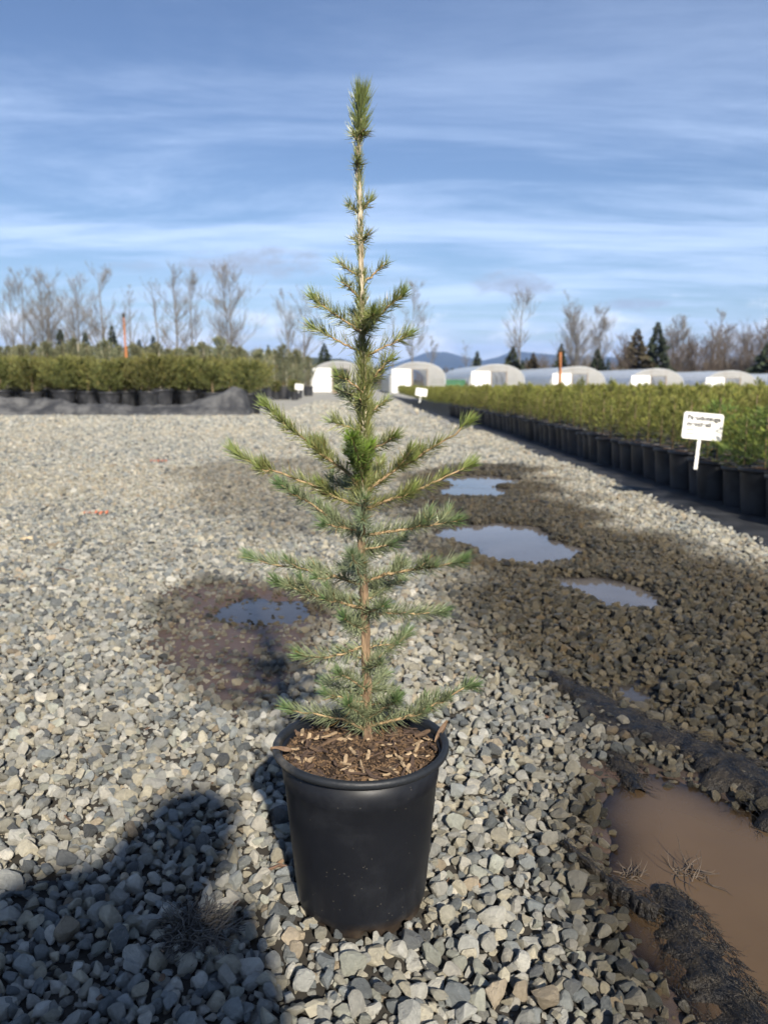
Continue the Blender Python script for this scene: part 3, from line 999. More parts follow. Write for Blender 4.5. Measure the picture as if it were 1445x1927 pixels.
# (pixels from tip to stem, depth shift of tip in metres, palette, needles per metre, bare span)
BR = [
    ([(497, 760), (529, 793), (567, 822), (613, 860), (655, 890), (682, 925)], -0.02, 0, 2000, (.55, .82, .6)),
    ([(438, 848), (476, 871), (526, 890), (583, 911), (636, 940), (680, 953)], 0.02, 0, 1900, (.50, .82, .75)),
    ([(527, 911), (567, 936), (606, 963), (644, 989), (682, 1006)], -0.05, 1, 1900, None),
    ([(883, 791), (857, 816), (830, 833), (784, 860), (735, 890), (686, 928)], -0.01, 0, 1900, (.70, .9, .8)),
    ([(887, 874), (853, 890), (815, 909), (765, 928), (723, 944), (684, 960)], 0.03, 0, 1800, (.62, .86, .8)),
    ([(860, 980), (819, 987), (773, 995), (727, 1001), (684, 1010)], -0.03, 1, 2000, (.5, .75, .6)),
    ([(756, 1012), (735, 1023), (712, 1034), (684, 1044)], 0.06, 1, 2400, None),
    ([(467, 1048), (514, 1062), (571, 1071), (628, 1084), (682, 1100)], 0.02, 1, 1800, (.55, .85, .7)),
    ([(520, 1094), (564, 1111), (613, 1126), (659, 1139), (685, 1146)], -0.06, 1, 2300, None),
    ([(870, 1054), (819, 1067), (765, 1073), (723, 1082), (685, 1096)], -0.04, 1, 2000, (.55, .8, .5)),
    ([(836, 1153), (780, 1155), (735, 1153), (688, 1157)], 0.03, 1, 2300, None),
    ([(752, 1092), (722, 1108), (688, 1130)], 0.07, 1, 2200, None),
    ([(563, 1233), (609, 1237), (644, 1231), (688, 1216)], -0.02, 1, 2100, None),
    ([(765, 1191), (735, 1221), (690, 1250)], 0.02, 1, 2300, None),
    ([(893, 1290), (857, 1303), (811, 1328), (758, 1351), (692, 1366)], -0.03, 1, 1900, (.72, .86, .6)),
    ([(540, 1332), (564, 1340), (613, 1347), (659, 1359), (690, 1376)], -0.01, 1, 1900, (.72, .88, .6)),
    ([(616, 1284), (645, 1296), (690, 1312)], 0.05, 1, 2400, None),
    ([(640, 1268), (662, 1280), (690, 1300)], -0.06, 1, 2100, None),
    ([(748, 1318), (722, 1334), (692, 1350)], -0.07, 1, 2400, None),
    ([(655, 1326), (672, 1340), (690, 1356)], -0.08, 1, 2400, None),
    # towards the camera and away from it
    ([(660, 822), (668, 842), (676, 868), (684, 905)], -0.13, 2, 2100, None),
    ([(662, 1044), (668, 1062), (684, 1095)], -0.12, 3, 1300, None),
    ([(682, 976), (683, 985), (684, 1010)], -0.10, 3, 1200, None),
    ([(716, 868), (706, 890), (686, 926)], 0.11, 0, 2000, None),
    ([(648, 1170), (665, 1180), (688, 1200)], 0.09, 1, 2000, None),
    ([(725, 1268), (708, 1282), (690, 1302)], 0.09, 1, 2200, None),
    ([(652, 905), (664, 922), (683, 950)], 0.12, 1, 2200, None),
    # upper whorls
    ([(590, 563), (628, 590), (651, 605), (682, 628)], -0.01, 0, 2300, (.0, .35, .5)),
    ([(758, 554), (727, 581), (705, 603), (682, 634)], -0.02, 0, 2500, None),
    ([(587, 616), (628, 638), (659, 653), (683, 664)], 0.02, 0, 1700, (.0, .6, .6)),
    ([(769, 632), (735, 647), (701, 664), (684, 676)], 0.02, 0, 1500, (.0, .6, .6)),
    ([(635, 706), (655, 716), (671, 729), (684, 740)], -0.03, 0, 2000, (.3, .7, .4)),
    ([(732, 676), (710, 700), (692, 721), (685, 734)], 0.0, 0, 2100, (.3, .7, .4)),
    ([(728, 752), (712, 764), (699, 774), (686, 788)], 0.02, 0, 2200, None),
    ([(648, 742), (665, 758), (685, 780)], 0.03, 1, 2200, None),
    ([(637, 494), (652, 505), (663, 512), (680, 524)], 0.0, 0, 2200, None),
    ([(727, 494), (710, 510), (700, 520), (681, 534)], 0.0, 0, 1800, (.0, .6, .5)),
    ([(644, 530), (660, 544), (681, 566)], -0.02, 0, 2200, None),
    ([(704, 590), (694, 604), (682, 624)], -0.07, 0, 2400, None),
    ([(668, 590), (674, 604), (682, 630)], 0.06, 0, 2000, None),
    # bud tufts up the leader
    ([(692, 440), (687, 450), (678, 462)], -0.012, 0, 2600, None),
    ([(666, 448), (671, 456), (678, 466)], 0.012, 0, 1500, None),
    ([(697, 376), (689, 386), (677, 398)], 0.0, 0, 2600, None),
    ([(657, 386), (665, 393), (677, 404)], 0.0, 0, 2600, None),
    ([(672, 300), (673, 308), (675, 322)], -0.018, 0, 3200, None),
    ([(685, 244), (681, 250), (676, 262)], -0.012, 0, 3200, None),
    ([(664, 252), (668, 258), (676, 268)], 0.0, 0, 2400, None),
]
for k in range(27):                     # shorter shoots all round the stem
    v_ = 715 + (1350 - 715) * (k + random.random()) / 27
    a_ = k * 2.4 + random.uniform(-.4, .4)
    l_ = random.uniform(45, 85) * (1.0 if v_ > 800 else .7)
    u_ = float(np.interp(v_, [700, 800, 1040, 1300, 1385], [684, 685, 680, 690, 691]))
    rise = random.uniform(.15, .55) if v_ < 1050 else random.uniform(-.1, .3)
    BR.append(([(u_ + math.cos(a_) * l_, v_ - rise * l_), (u_ + math.cos(a_) * l_ * .5, v_ - rise * l_ * .45), (u_, v_)], math.sin(a_) * l_ * .00085, 0 if v_ < 930 else 1, 2000, None))
PALS = [(OL0, OL1, TIP), (BL0, BL1, (0.105, 0.195, 0.06)), ((0.13, 0.20, 0.04), (0.25, 0.34, 0.08), (0.20, 0.32, 0.04)), ((0.17, 0.22, 0.12), (0.34, 0.39, 0.24), (0.22, 0.29, 0.14))]
for bi, (px_, dy_, pal_, dens, bare) in enumerate(BR):
    px_ = px_[::-1]
    n = len(px_)
    pts = []
    for j, (u, v) in enumerate(px_):
        f_ = j / (n - 1)
        pts.append(lc(P(u, v, TY + dy_ * f_ ** 1.1)))
    big_ = n > 3 and bi < 30
    path, L = resample(pts, 14)
    path += rng.normal(0, 0.0007, path.shape)
    r0 = 0.0030 if L > 0.1 else 0.0019
    mb = MB()
    mb.tube(path, np.linspace(r0, 0.0011, 14), 7)
    br = mb.build('branch', TWIG, tree, True)
    c0, c1, tipc = PALS[pal_]
    soup = [dress(path, dens * (1.35 if L > .05 else .9), (0.0225 if pal_ in (0, 2) else 0.0235) * (1 if L > .05 else .72), 0.00092, c0, c1, bare=bare, brush=42 if L > .06 else 12,
                  up=0.14 if pal_ in (0, 2) else 0.04, tipcol=tipc, start=0.02, ang=(72, 30))]
    if L > 0.15:                       # a few side twigs
        for q in range(6 if L > .2 else 4):
            s0 = rng.uniform(.12, .80)
            a_, _ = resample(path, np.array([s0, s0 + .05]))
            T_ = (a_[1] - a_[0]) / np.linalg.norm(a_[1] - a_[0])
            sd_ = np.cross(T_, (0, 0, 1)) * (1 if q % 2 else -1)
            D = T_ * .75 + sd_ * rng.uniform(.2, .75) + np.array((0, 0, rng.uniform(-.35, .4)))
            l_ = rng.uniform(.022, .05) * (1.1 - .6 * s0)
            tw = np.array([a_[0], a_[0] + D * l_ * .5, a_[0] + D * l_ + np.array((0, 0, .006))])
            mb = MB()
            mb.tube(tw, [.0013, .0011, .0008], 5)
            mb.build('side_twig', TWIG, br)
            soup.append(dress(tw, 2600, 0.019, 0.00095, c0, c1, brush=26, tipcol=tipc))
    v_, t_, c_ = joinsoup(soup)
    tag(obj('needles', tri_mesh('needles', v_, t_, c_), NEED, br), kind='stuff')
# needles growing straight from the leader
soup = []
lpath = np.array([lc(p) for p in tpath])
for lo_, hi_, dens, ln_, ag in ((58, 98, 6200, .027, (50, 42)), (98, 113, 3600, .023, (45, 36)), (113, 141, 1900, .020, (34, 28)), (38, 60, 2000, .018, (60, 60)), (2, 16, 1500, .02, (60, 60))):
    soup.append(dress(lpath[lo_:hi_], dens, ln_, 0.00105, OL0 if lo_ > 50 else BL0, OL1 if lo_ > 50 else BL1, ang=ag, up=.25, brush=0))
soup.append(dress(lpath[140:150], 3600, 0.032, 0.00125, (0.10, 0.135, .035), (0.22, 0.25, .08), ang=(42, 22), up=.1, brush=110))
v_, t_, c_ = joinsoup(soup)
tag(obj('leader_needles', tri_mesh('leader_needles', v_, t_, c_), NEED, tree), kind='stuff')

# ------------------------------------------------------------------ bed plants
POTB = mat('black_nursery_plastic', (0.014, 0.015, 0.018), (0.040, 0.041, 0.045), rough=0.48, scale=6, rnd=0.25)


def pot_mesh(r_, h):
    mb = MB()
    mb.lathe([(r_ * .78, 0), (r_ * .80, h * .04), (r_ * .92, h * .88), (r_ * .93, h * .90), (r_, h * .905), (r_ * 1.01, h * .95), (r_, h), (r_ * .94, h * 1.0), (r_ * .92, h * .93)], n=28)
    return mb.mesh('pot_shape', True)


def soil_mesh(r_, h):
    mb = MB()
    for j in range(5):
        for k in range(20):
            q = 2 * math.pi * k / 20
            rr = r_ * .925 * j / 4 + .001
            mb.v.append((rr * math.cos(q), rr * math.sin(q), h * .945 + random.uniform(-.008, .008)))
    for j in range(4):
        for k in range(20):
            k2 = (k + 1) % 20
            mb.f.append((j * 20 + k, j * 20 + 20 + k, j * 20 + 20 + k2, j * 20 + k2))
    return mb.mesh('soil_shape', True)


def bush_soup(h, r_, nb, npb, ln_, wd, c0, c1, tipc, z0=0.0, up=.55, shape=.6):
    """foliage of a bed plant: whorled shoots, each with needles"""
    out_ = []
    for k in range(nb):
        f_ = (k + random.random()) / nb
        z_ = z0 + h * (0.03 + 0.92 * f_)
        reach = r_ * (1 - f_ ** 1.6) ** shape * random.uniform(.65, 1.1) + 0.08 * r_
        a_ = random.uniform(0, 6.283)
        tip = np.array((math.cos(a_) * reach, math.sin(a_) * reach, z_ + reach * up * random.uniform(.6, 1.3)))
        path = np.array([(0, 0, z_), tip * np.array((.55, .55, 0)) + np.array((0, 0, z_ + (tip[2] - z_) * .35)), tip])
        L = np.linalg.norm(path[-1] - path[0])
        out_.append(dress(path, npb / max(L, .05), ln_, wd, c0, c1, tipcol=tipc, brush=5, sides=2, up=.3))
    lead = np.array([(0, 0, z0 + h * .45), (0, 0, z0 + h * .8), (random.uniform(-.02, .02), 0, z0 + h)])
    out_.append(dress(lead, npb * 2.2 / h, ln_, wd, c0, c1, tipcol=tipc, brush=12, sides=2))
    return joinsoup(out_)


SP = 0.305
seed_pot, seed_soil = pot_mesh(0.150, 0.285), soil_mesh(0.150, 0.285)
SEEDG = ((0.095, 0.112, 0.026), (0.235, 0.245, 0.065), (0.370, 0.355, 0.085))
seed_fol, seed_stem = [], []
for k in range(7):
    h = random.uniform(.40, .56)
    v_, t_, c_ = bush_soup(h, 0.170, 40, 22, 0.034, 0.0046, *SEEDG, z0=.25, up=.95, shape=1.05)
    me = tri_mesh('seedling_foliage', v_, t_, c_)
    me.materials.append(NEEDF)
    seed_fol.append(me)
    mb = MB()
    mb.tube([(0, 0, .262), (.006, 0, .5), (0, 0, .25 + h * .95)], [.006, .005, .002], 6)
    seed_stem.append(mb.mesh('stem_shape', True))
near_fol = []
for k in range(3):
    v_, t_, c_ = bush_soup(0.42, 0.27, 46, 46, 0.030, 0.0042, (0.085, 0.130, 0.030), (0.18, 0.25, 0.065), (0.32, 0.36, 0.065), z0=.25, up=.35)
    me = tri_mesh('near_foliage', v_, t_, c_)
    me.materials.append(NEEDF)
    near_fol.append(me)
bark_b = mat('seedling_stem', (0.22, 0.16, 0.09), (0.14, 0.10, 0.06), rough=.8, scale=30)
for me in seed_stem:
    me.materials.append(bark_b)
soil_b = mat('bed_soil', (0.07, 0.042, 0.028), (0.16, 0.09, 0.05), rough=.95, scale=30, bump=.8)

plants = []
for r_ in range(64):
    for j in range(int((50 - 4.4) / SP)):
        y = 4.45 + j * SP + (r_ % 2) * SP * .5
        x = mat_edge_x(y) + 0.34 + r_ * SP * .93
        if x > 0.50 * y + 0.35 or y > 49:
            continue
        plants.append((x, y, r_))
plants.sort(key=lambda q: q[1] * (1 + .10 * q[2]))
mats_ok = (POTB, soil_b, bark_b, NEEDF)
rest_p = []
for k, (x, y, r_) in enumerate(plants):
    x += random.gauss(0, .018)
    y += random.gauss(0, .018)
    if k >= 300:
        rest_p.append((x, y))
        continue
    near_ = y < 5.9
    if near_:
        lab, grp = 'bushy bright green fir seedling with drooping shoots in black pot beside the lettered sign', 'bright seedlings by the lettered sign'
    elif r_ == 0:
        lab, grp = 'olive green fir seedling in black pot at the gravel edge of the long right-hand bed', 'front row of the seedling bed'
    else:
        lab, grp = 'olive green fir seedling in the packed inner rows of the long bed before the greenhouses', 'inner rows of the seedling bed'
    z_ = float(terrain(np.array([x]), np.array([y]))[0]) + 0.022
    e = thing('potted_seedling', (x, y, z_), lab, 'seedling', grp, random.uniform(0, 6.28))
    sc = random.uniform(.92, 1.05)
    e.scale = (sc, sc, sc)
    vz_ = random.uniform(.86, 1.16)
    obj('pot', seed_pot, POTB, e)
    obj('soil', seed_soil, soil_b, e)
    v_ = random.randrange(7)
    obj('stem', seed_stem[v_], bark_b, e)
    f_ = obj('foliage', near_fol[k % 3] if near_ else seed_fol[v_], None, e)
    f_.scale = (.92, .92, vz_) if r_ == 0 and not near_ else (1, 1, vz_)
    f_.location.z = .26 * (1 - vz_)
rest_p = np.array(rest_p)
n = len(rest_p)
zz = terrain(rest_p[:, 0], rest_p[:, 1]) + .02
sc = rng.uniform(.92, 1.06, n)
bed = scatter('seedling_bed', np.c_[rest_p, zz], np.c_[np.zeros(n), np.zeros(n), rng.uniform(0, 6.28, n)], np.c_[sc, sc, sc * rng.uniform(.92, 1.10, n)],
              rng.integers(0, 7, n), np.ones((n, 4)), [('seedling_kind', m_) for m_ in seed_fol])
tag(bed, 'far rows of olive green fir seedlings reaching back to the greenhouses', 'seedlings', kind='stuff')

# black ground cloth under the bed, its edge lying on the gravel
CLOTH = mat('woven_ground_cloth', (0.016, 0.017, 0.020), (0.045, 0.046, 0.050), rough=.62, scale=5, bump=.5, bscale=40)
mb = MB()
ys = np.concatenate([np.arange(3.2, 14, .09), np.arange(14, 52, .5)])
cols_ = [0, .05, .12, .2, .5, 1.2, 3, 8, 24]
for y in ys:
    wob = 0.10 * (fbm(np.array([y * 1.1]), np.array([0.0]), 61, 3)[0] - .5) * 2
    e_ = float(mat_edge_x(y)) - 0.12 + wob
    for j, c_ in enumerate(cols_):
        x = e_ + c_
        z_ = float(terrain(np.array([x]), np.array([y]))[0])
        lift = 0.012 if j == 0 else 0.018 + 0.022 * fbm(np.array([y * 3.0]), np.array([c_ * 5]), 71, 3)[0] * (c_ < .4)
        mb.v.append((x, y, z_ + lift))
nc = len(cols_)
for k in range(len(ys) - 1):
    for j in range(nc - 1):
        mb.f.append((k * nc + j, k * nc + j + 1, k * nc + nc + j + 1, k * nc + nc + j))
cl = mb.build('ground_cloth', CLOTH, None, True)
so = cl.modifiers.new('thick', 'SOLIDIFY')
so.thickness = .006
tag(cl, 'flat black ground cloth lying under the right-hand rows of seedlings', 'ground cloth')

# ------------------------------------------------------------------ left beds
lp, ls = pot_mesh(0.31, 0.56), soil_mesh(0.31, 0.56)
bigf, bigs, tallf, talls = [], [], [], []
for k in range(5):
    v_, t_, c_ = bush_soup(0.80, 0.60, 96, 42, 0.075, 0.017, (0.075, 0.088, 0.026), (0.175, 0.180, 0.060), (0.24, 0.22, 0.07), z0=.52, up=.65, shape=.45)
    me = tri_mesh('spruce_foliage', v_, t_, c_)
    me.materials.append(NEEDF)
    bigf.append(me)
    mb = MB()
    mb.tube([(0, 0, .52), (.01, 0, .9), (0, 0, 1.3)], [.022, .016, .005], 6)
    bigs.append(mb.mesh('stem_shape'))
    v_, t_, c_ = bush_soup(1.72, 0.58, 100, 36, 0.085, 0.018, (0.110, 0.125, 0.070), (0.230, 0.240, 0.140), (0.27, 0.265, 0.15), z0=.52, up=.85, shape=.8)
    me = tri_mesh('tall_foliage', v_, t_, c_)
    me.materials.append(NEEDF)
    tallf.append(me)
    mb = MB()
    mb.tube([(0, 0, .52), (.01, 0, 1.5), (0, 0, 2.4)], [.026, .018, .005], 6)
    talls.append(mb.mesh('stem_shape'))
stake_me = MB()
stake_me.tube([(.1, -.12, .4), (.1, -.12, 2.05)], .022, 6)
stake_me = stake_me.mesh('stake_shape')
STAKE = mat('pale_stake', (0.50, 0.45, 0.34), (0.36, 0.31, 0.22), rough=.8, scale=10)


def big_pot(x, y, tall, lab, grp, sc=1.0, stake=False):
    e = thing('potted_spruce', (x, y, float(terrain(np.array([x]), np.array([y]))[0]) + .004), lab, 'potted tree', grp, random.uniform(0, 6.28))
    e.scale = (sc, sc, sc * random.uniform(.92, 1.10))
    k = random.randrange(5)
    obj('pot', lp, POTB, e)
    obj('soil', ls, soil_b, e)
    obj('stem', (talls if tall else bigs)[k], bark_b, e)
    obj('foliage', (tallf if tall else bigf)[k], None, e)
    if stake:
        obj('stake', stake_me, STAKE, e)


Yf = 22.6
for u in (-30, 12, 71, 129, 175, 214, 243, 287, 311, 361, 405):
    y = Yf + random.uniform(-.35, .35)
    big_pot((u - 722.5) / FPX * y * 1.003, y, False, 'bushy dark green spruce in a large black pot behind the crumpled cloth', 'front row of large potted spruces', random.uniform(.95, 1.05))
big_pot((472 - 722.5) / FPX * 20.7, 20.7, False, 'bushy spruce in a large black pot at the end of the crumpled cloth', None, 1.0)
for row in range(1, 5):
    y = Yf + row * 1.15
    x = -0.49 * y - .5
    while x < -3.75 - .03 * (y - 22):
        big_pot(x + random.gauss(0, .1), y + random.gauss(0, .12), False, 'dark green spruce in a large black pot within the left-hand block', 'inner rows of large potted spruces', random.uniform(.92, 1.06))
        x += 0.86
for y, x1 in ((30.5, -4.3), (32.2, -4.3), (34.5, -4.4), (37.5, -4.3), (41, -4.2), (45, -4.2), (50, -4.4)):
    x = -0.49 * y - .5
    while x < x1:
        big_pot(x + random.gauss(0, .12), y + random.gauss(0, .15), True, 'tall grey-green staked spruce standing behind the dark potted spruces', 'tall grey-green spruces', random.uniform(.90, 1.04) * (1 + (y - 30) * .008), True)
        x += 1.02
for u, y in ((521, 37), (540, 38.5), (557, 36.5)):
    big_pot((u - 722.5) / FPX * y, y, False, 'small spruce in a black pot beside the blank sign at the spruce block corner', 'spruces at the corner of the drive', .62)

# crumpled cloth along the front of the left bed
CLG = mat('weathered_cloth', (0.030, 0.031, 0.034), (0.105, 0.104, 0.102), rough=.75, scale=2.6, bump=.5, bscale=14)
mb = MB()
xs_ = np.arange(-12.6, -3.22, .05)
nc = 26
for x in xs_:
    end = sstep(-5.6, -4.2, x) * sstep(-3.2, -3.5, x)
    for j in range(nc):
        f_ = j / (nc - 1)
        n1_ = fbm(np.array([x * .55]), np.array([f_ * 2.2]), 81, 4)[0]
        n2_ = fbm(np.array([x * 1.3 + f_ * 2]), np.array([f_ * 5.2 - x * .3]), 85, 3)[0]
        y = 19.45 + f_ * 1.5 + .35 * (fbm(np.array([x * .8]), np.array([0.3]), 87, 3)[0] - .5)
        pr = math.sin(math.pi * min(1, f_ * 1.15)) ** .7 if f_ < .87 else .0
        n3_ = fbm(np.array([x * .8 - f_ * 1.5]), np.array([f_ * 5 + x * .3]), 93, 2)[0]
        z_ = .012 + pr * (.12 * (1 - abs(2 * n3_ - 1) * 2.4) + 0.05 + 0.55 * max(0, n1_ - .30) + .34 * (n2_ - .40) + .24 * end) * float(sstep(-3.2, -3.4, x))
        mb.v.append((x, y, max(z_, .006)))
for k in range(len(xs_) - 1):
    for j in range(nc - 1):
        mb.f.append((k * nc + j, k * nc + nc + j, k * nc + nc + j + 1, k * nc + j + 1))
cl2 = mb.build('crumpled_cloth', CLG, None, True)
tag(cl2, 'long bunched-up grey black ground cloth lying in front of the large potted spruces', 'ground cloth')

# ------------------------------------------------------------------ signs and posts
WHITE = mat('white_plastic', (0.80, 0.79, 0.74), (0.72, 0.70, 0.62), rough=.45, scale=4)
INK = mat('black_print', (0.03, 0.03, 0.03), rough=.6)
GREYINK = mat('grey_print', (0.16, 0.16, 0.15), rough=.6)


def text_mesh(txt, size):
    cu = bpy.data.curves.new('lettering', 'FONT')
    cu.body = txt
    cu.size = size
    cu.extrude = .0004
    cu.offset = .0018
    to = bpy.data.objects.new('lettering', cu)
    COL.objects.link(to)
    bpy.context.view_layer.update()
    me = bpy.data.meshes.new_from_object(to.evaluated_get(bpy.context.evaluated_depsgraph_get()))
    bpy.data.objects.remove(to)
    return me


def sign(loc, wid, hei, post, lab, lean, rz=0, words=False):
    e = thing('plant_sign', loc, lab, 'sign', None, rz)
    e.rotation_euler = (R(-4), lean, rz)
    bm = bmesh.new()
    bmesh.ops.create_cube(bm, size=1, matrix=Matrix.Translation((0, 0, post + hei / 2)) @ Matrix.Diagonal((wid, .005, hei, 1)))
    ve = [q for q in bm.edges if abs(q.verts[0].co.y - q.verts[1].co.y) > .001]
    bmesh.ops.bevel(bm, geom=ve, offset=.008, segments=4, affect='EDGES')
    me = bpy.data.meshes.new('board')
    bm.to_mesh(me)
    bm.free()
    bd = obj('board', me, WHITE, e)
    mb = MB()
    mb.box((-.01, .006, post / 2 + .03), (.022, .006, post + .06))
    mb.build('post', WHITE, e)
    if words:
        for txt, sz_, x, z_, m_ in (('Pseudotsuga', .044, -.108, .128, INK), ('menziesii', .044, -.108, .086, INK)):
            o = obj('lettering', text_mesh(txt, sz_), m_, bd)
            o.location = (x, -.0034, post + z_)
            o.rotation_euler = (R(90), 0, 0)
        mb = MB()
        for z_, segs in ((.060, (.010, .007, .009, .006, .010)), (.034, (.009, .004, .011, .010, .007, .006))):
            x = -.105
            for s_ in segs:
                mb.box((x + s_ / 2, -.0030, post + z_), (s_ * .8, .0012, .010))
                x += s_ + .0018
        mb.build('small_print', GREYINK, bd)
    return e


s0 = P(1312, 868, 5.40)
sign((s0[0], 5.40, .265), .262, .178, .20, 'white plastic sign lettered with a plant name, standing in the near right pot', R(5), R(-3), True)
s1 = P(789, 752, 21.0)
sign((s1[0], 20.6, .30), .29, .19, .17, 'small blank white sign in the pots along the drive side of the right-hand bed', R(8), R(8))
s2 = P(562, 735, 34.5)
sign((s2[0], 34.5, .34), .36, .24, .13, 'small blank white sign at the drive corner of the left-hand spruce block', R(6), R(-6))

RUST = mat('orange_painted_post', (0.42, 0.16, 0.045), (0.27, 0.105, 0.04), rough=.7, scale=6, stretch=(1, 1, .2))
CAPM = mat('dark_cap', (0.03, 0.028, 0.025), (0.06, 0.05, 0.04), rough=.6, scale=9)
for (u, vt, y, r0, lab) in ((234, 594, 29.5, .050, 'tall thin orange post with dark cap rising among the left-hand spruces'),
                            (1055, 660, 33.0, .062, 'orange brown post with dark cap standing in the right-hand seedling bed')):
    tp_ = P(u, vt, y)
    e = thing('irrigation_post', (tp_[0], y, float(terrain(np.array([tp_[0]]), np.array([y]))[0])), lab, 'post')
    hgt = tp_[2] - e.location.z
    mb = MB()
    mb.tube([(0, 0, -.1), (.0, 0, hgt * .66), (-.01, 0, hgt * .66), (-.015, 0, hgt)], [r0, r0, r0 * (.62 if u < 700 else .95), r0 * (.6 if u < 700 else .9)], 10)
    mb.build('shaft', RUST, e, True)
    mb = MB()
    mb.lathe([(r0 * 1.1, -.02), (r0 * 1.25, 0), (r0 * 1.25, .09), (r0 * .7, .13)], (-.015, 0, hgt - .03), 12, True)
    mb.build('cap', CAPM, e, True)

# ------------------------------------------------------------------ greenhouses
POLY = bpy.data.materials.new('greenhouse_film')
POLY.use_nodes = True
t = POLY.node_tree
b = t.nodes['Principled BSDF']
tcn = N(t, 'ShaderNodeTexCoord')
nz = N(t, 'ShaderNodeTexNoise', {'Vector': tcn.outputs['Object'], 'Scale': 1.3, 'Detail': 5})
t.links.new(MIX(t, nz.outputs[0], (0.74, 0.77, 0.80), (0.86, 0.88, 0.90)), b.inputs['Base Color'])
b.inputs['Roughness'].default_value = 0.16
wvn = N(t, 'ShaderNodeTexWave', {'Vector': tcn.outputs['Object'], 'Scale': 1.2, 'Distortion': 3.0}, bands_direction='Z')
bp = N(t, 'ShaderNodeBump', {'Strength': 0.35, 'Distance': 0.05, 'Height': wvn.outputs[0]})
t.links.new(bp.outputs[0], b.inputs['Normal'])
tl = N(t, 'ShaderNodeBsdfTranslucent', {0: (0.75, 0.77, 0.78, 1)})
tp2 = N(t, 'ShaderNodeBsdfTransparent', {0: (0.9, 0.92, 0.93, 1)})
mx = N(t, 'ShaderNodeMixShader', {0: 0.32, 1: b.outputs[0], 2: tl.outputs[0]})
mx2 = N(t, 'ShaderNodeMixShader', {0: 0.10, 1: mx.outputs[0], 2: tp2.outputs[0]})
t.links.new(mx2.outputs[0], t.nodes['Material Output'].inputs[0])
ENDF = POLY.copy()
ENDF.name = 'end_film'
t = ENDF.node_tree
for nd in t.nodes:
    if nd.type == 'BSDF_TRANSPARENT':
        nd.inputs[0].default_value = (0.80, 0.77, 0.70, 1)
    elif nd.type == 'BSDF_TRANSLUCENT':
        nd.inputs[0].default_value = (0.50, 0.48, 0.42, 1)
    elif nd.type == 'MIX' and nd.data_type == 'RGBA':
        nd.inputs[6].default_value = (0.46, 0.45, 0.42, 1)
        nd.inputs[7].default_value = (0.70, 0.69, 0.66, 1)
    elif nd.type == 'MIX_SHADER' and abs(nd.inputs[0].default_value - .1) < .01:
        nd.inputs[0].default_value = 0.42
DOORW = mat('white_door', (0.82, 0.82, 0.80), (0.74, 0.73, 0.70), rough=.5, scale=2)
STEEL = mat('galvanised_pipe', (0.42, 0.43, 0.44), (0.30, 0.31, 0.32), rough=.4, scale=6)
WOOD = mat('weathered_lumber', (0.34, 0.25, 0.16), (0.22, 0.16, 0.11), rough=.8, scale=5, stretch=(1, 1, .3))


def arch(f_, wd, hs, hp):           # point on the hoop, f in 0..1 from left foot to right foot
    side = 0.14
    if f_ < side:
        return -wd / 2, hs * f_ / side
    if f_ > 1 - side:
        return wd / 2, hs * (1 - f_) / side
    a_ = math.pi * (1 - (f_ - side) / (1 - 2 * side))
    return wd / 2 * math.cos(a_), hs + (hp - hs) * math.sin(a_) ** .9


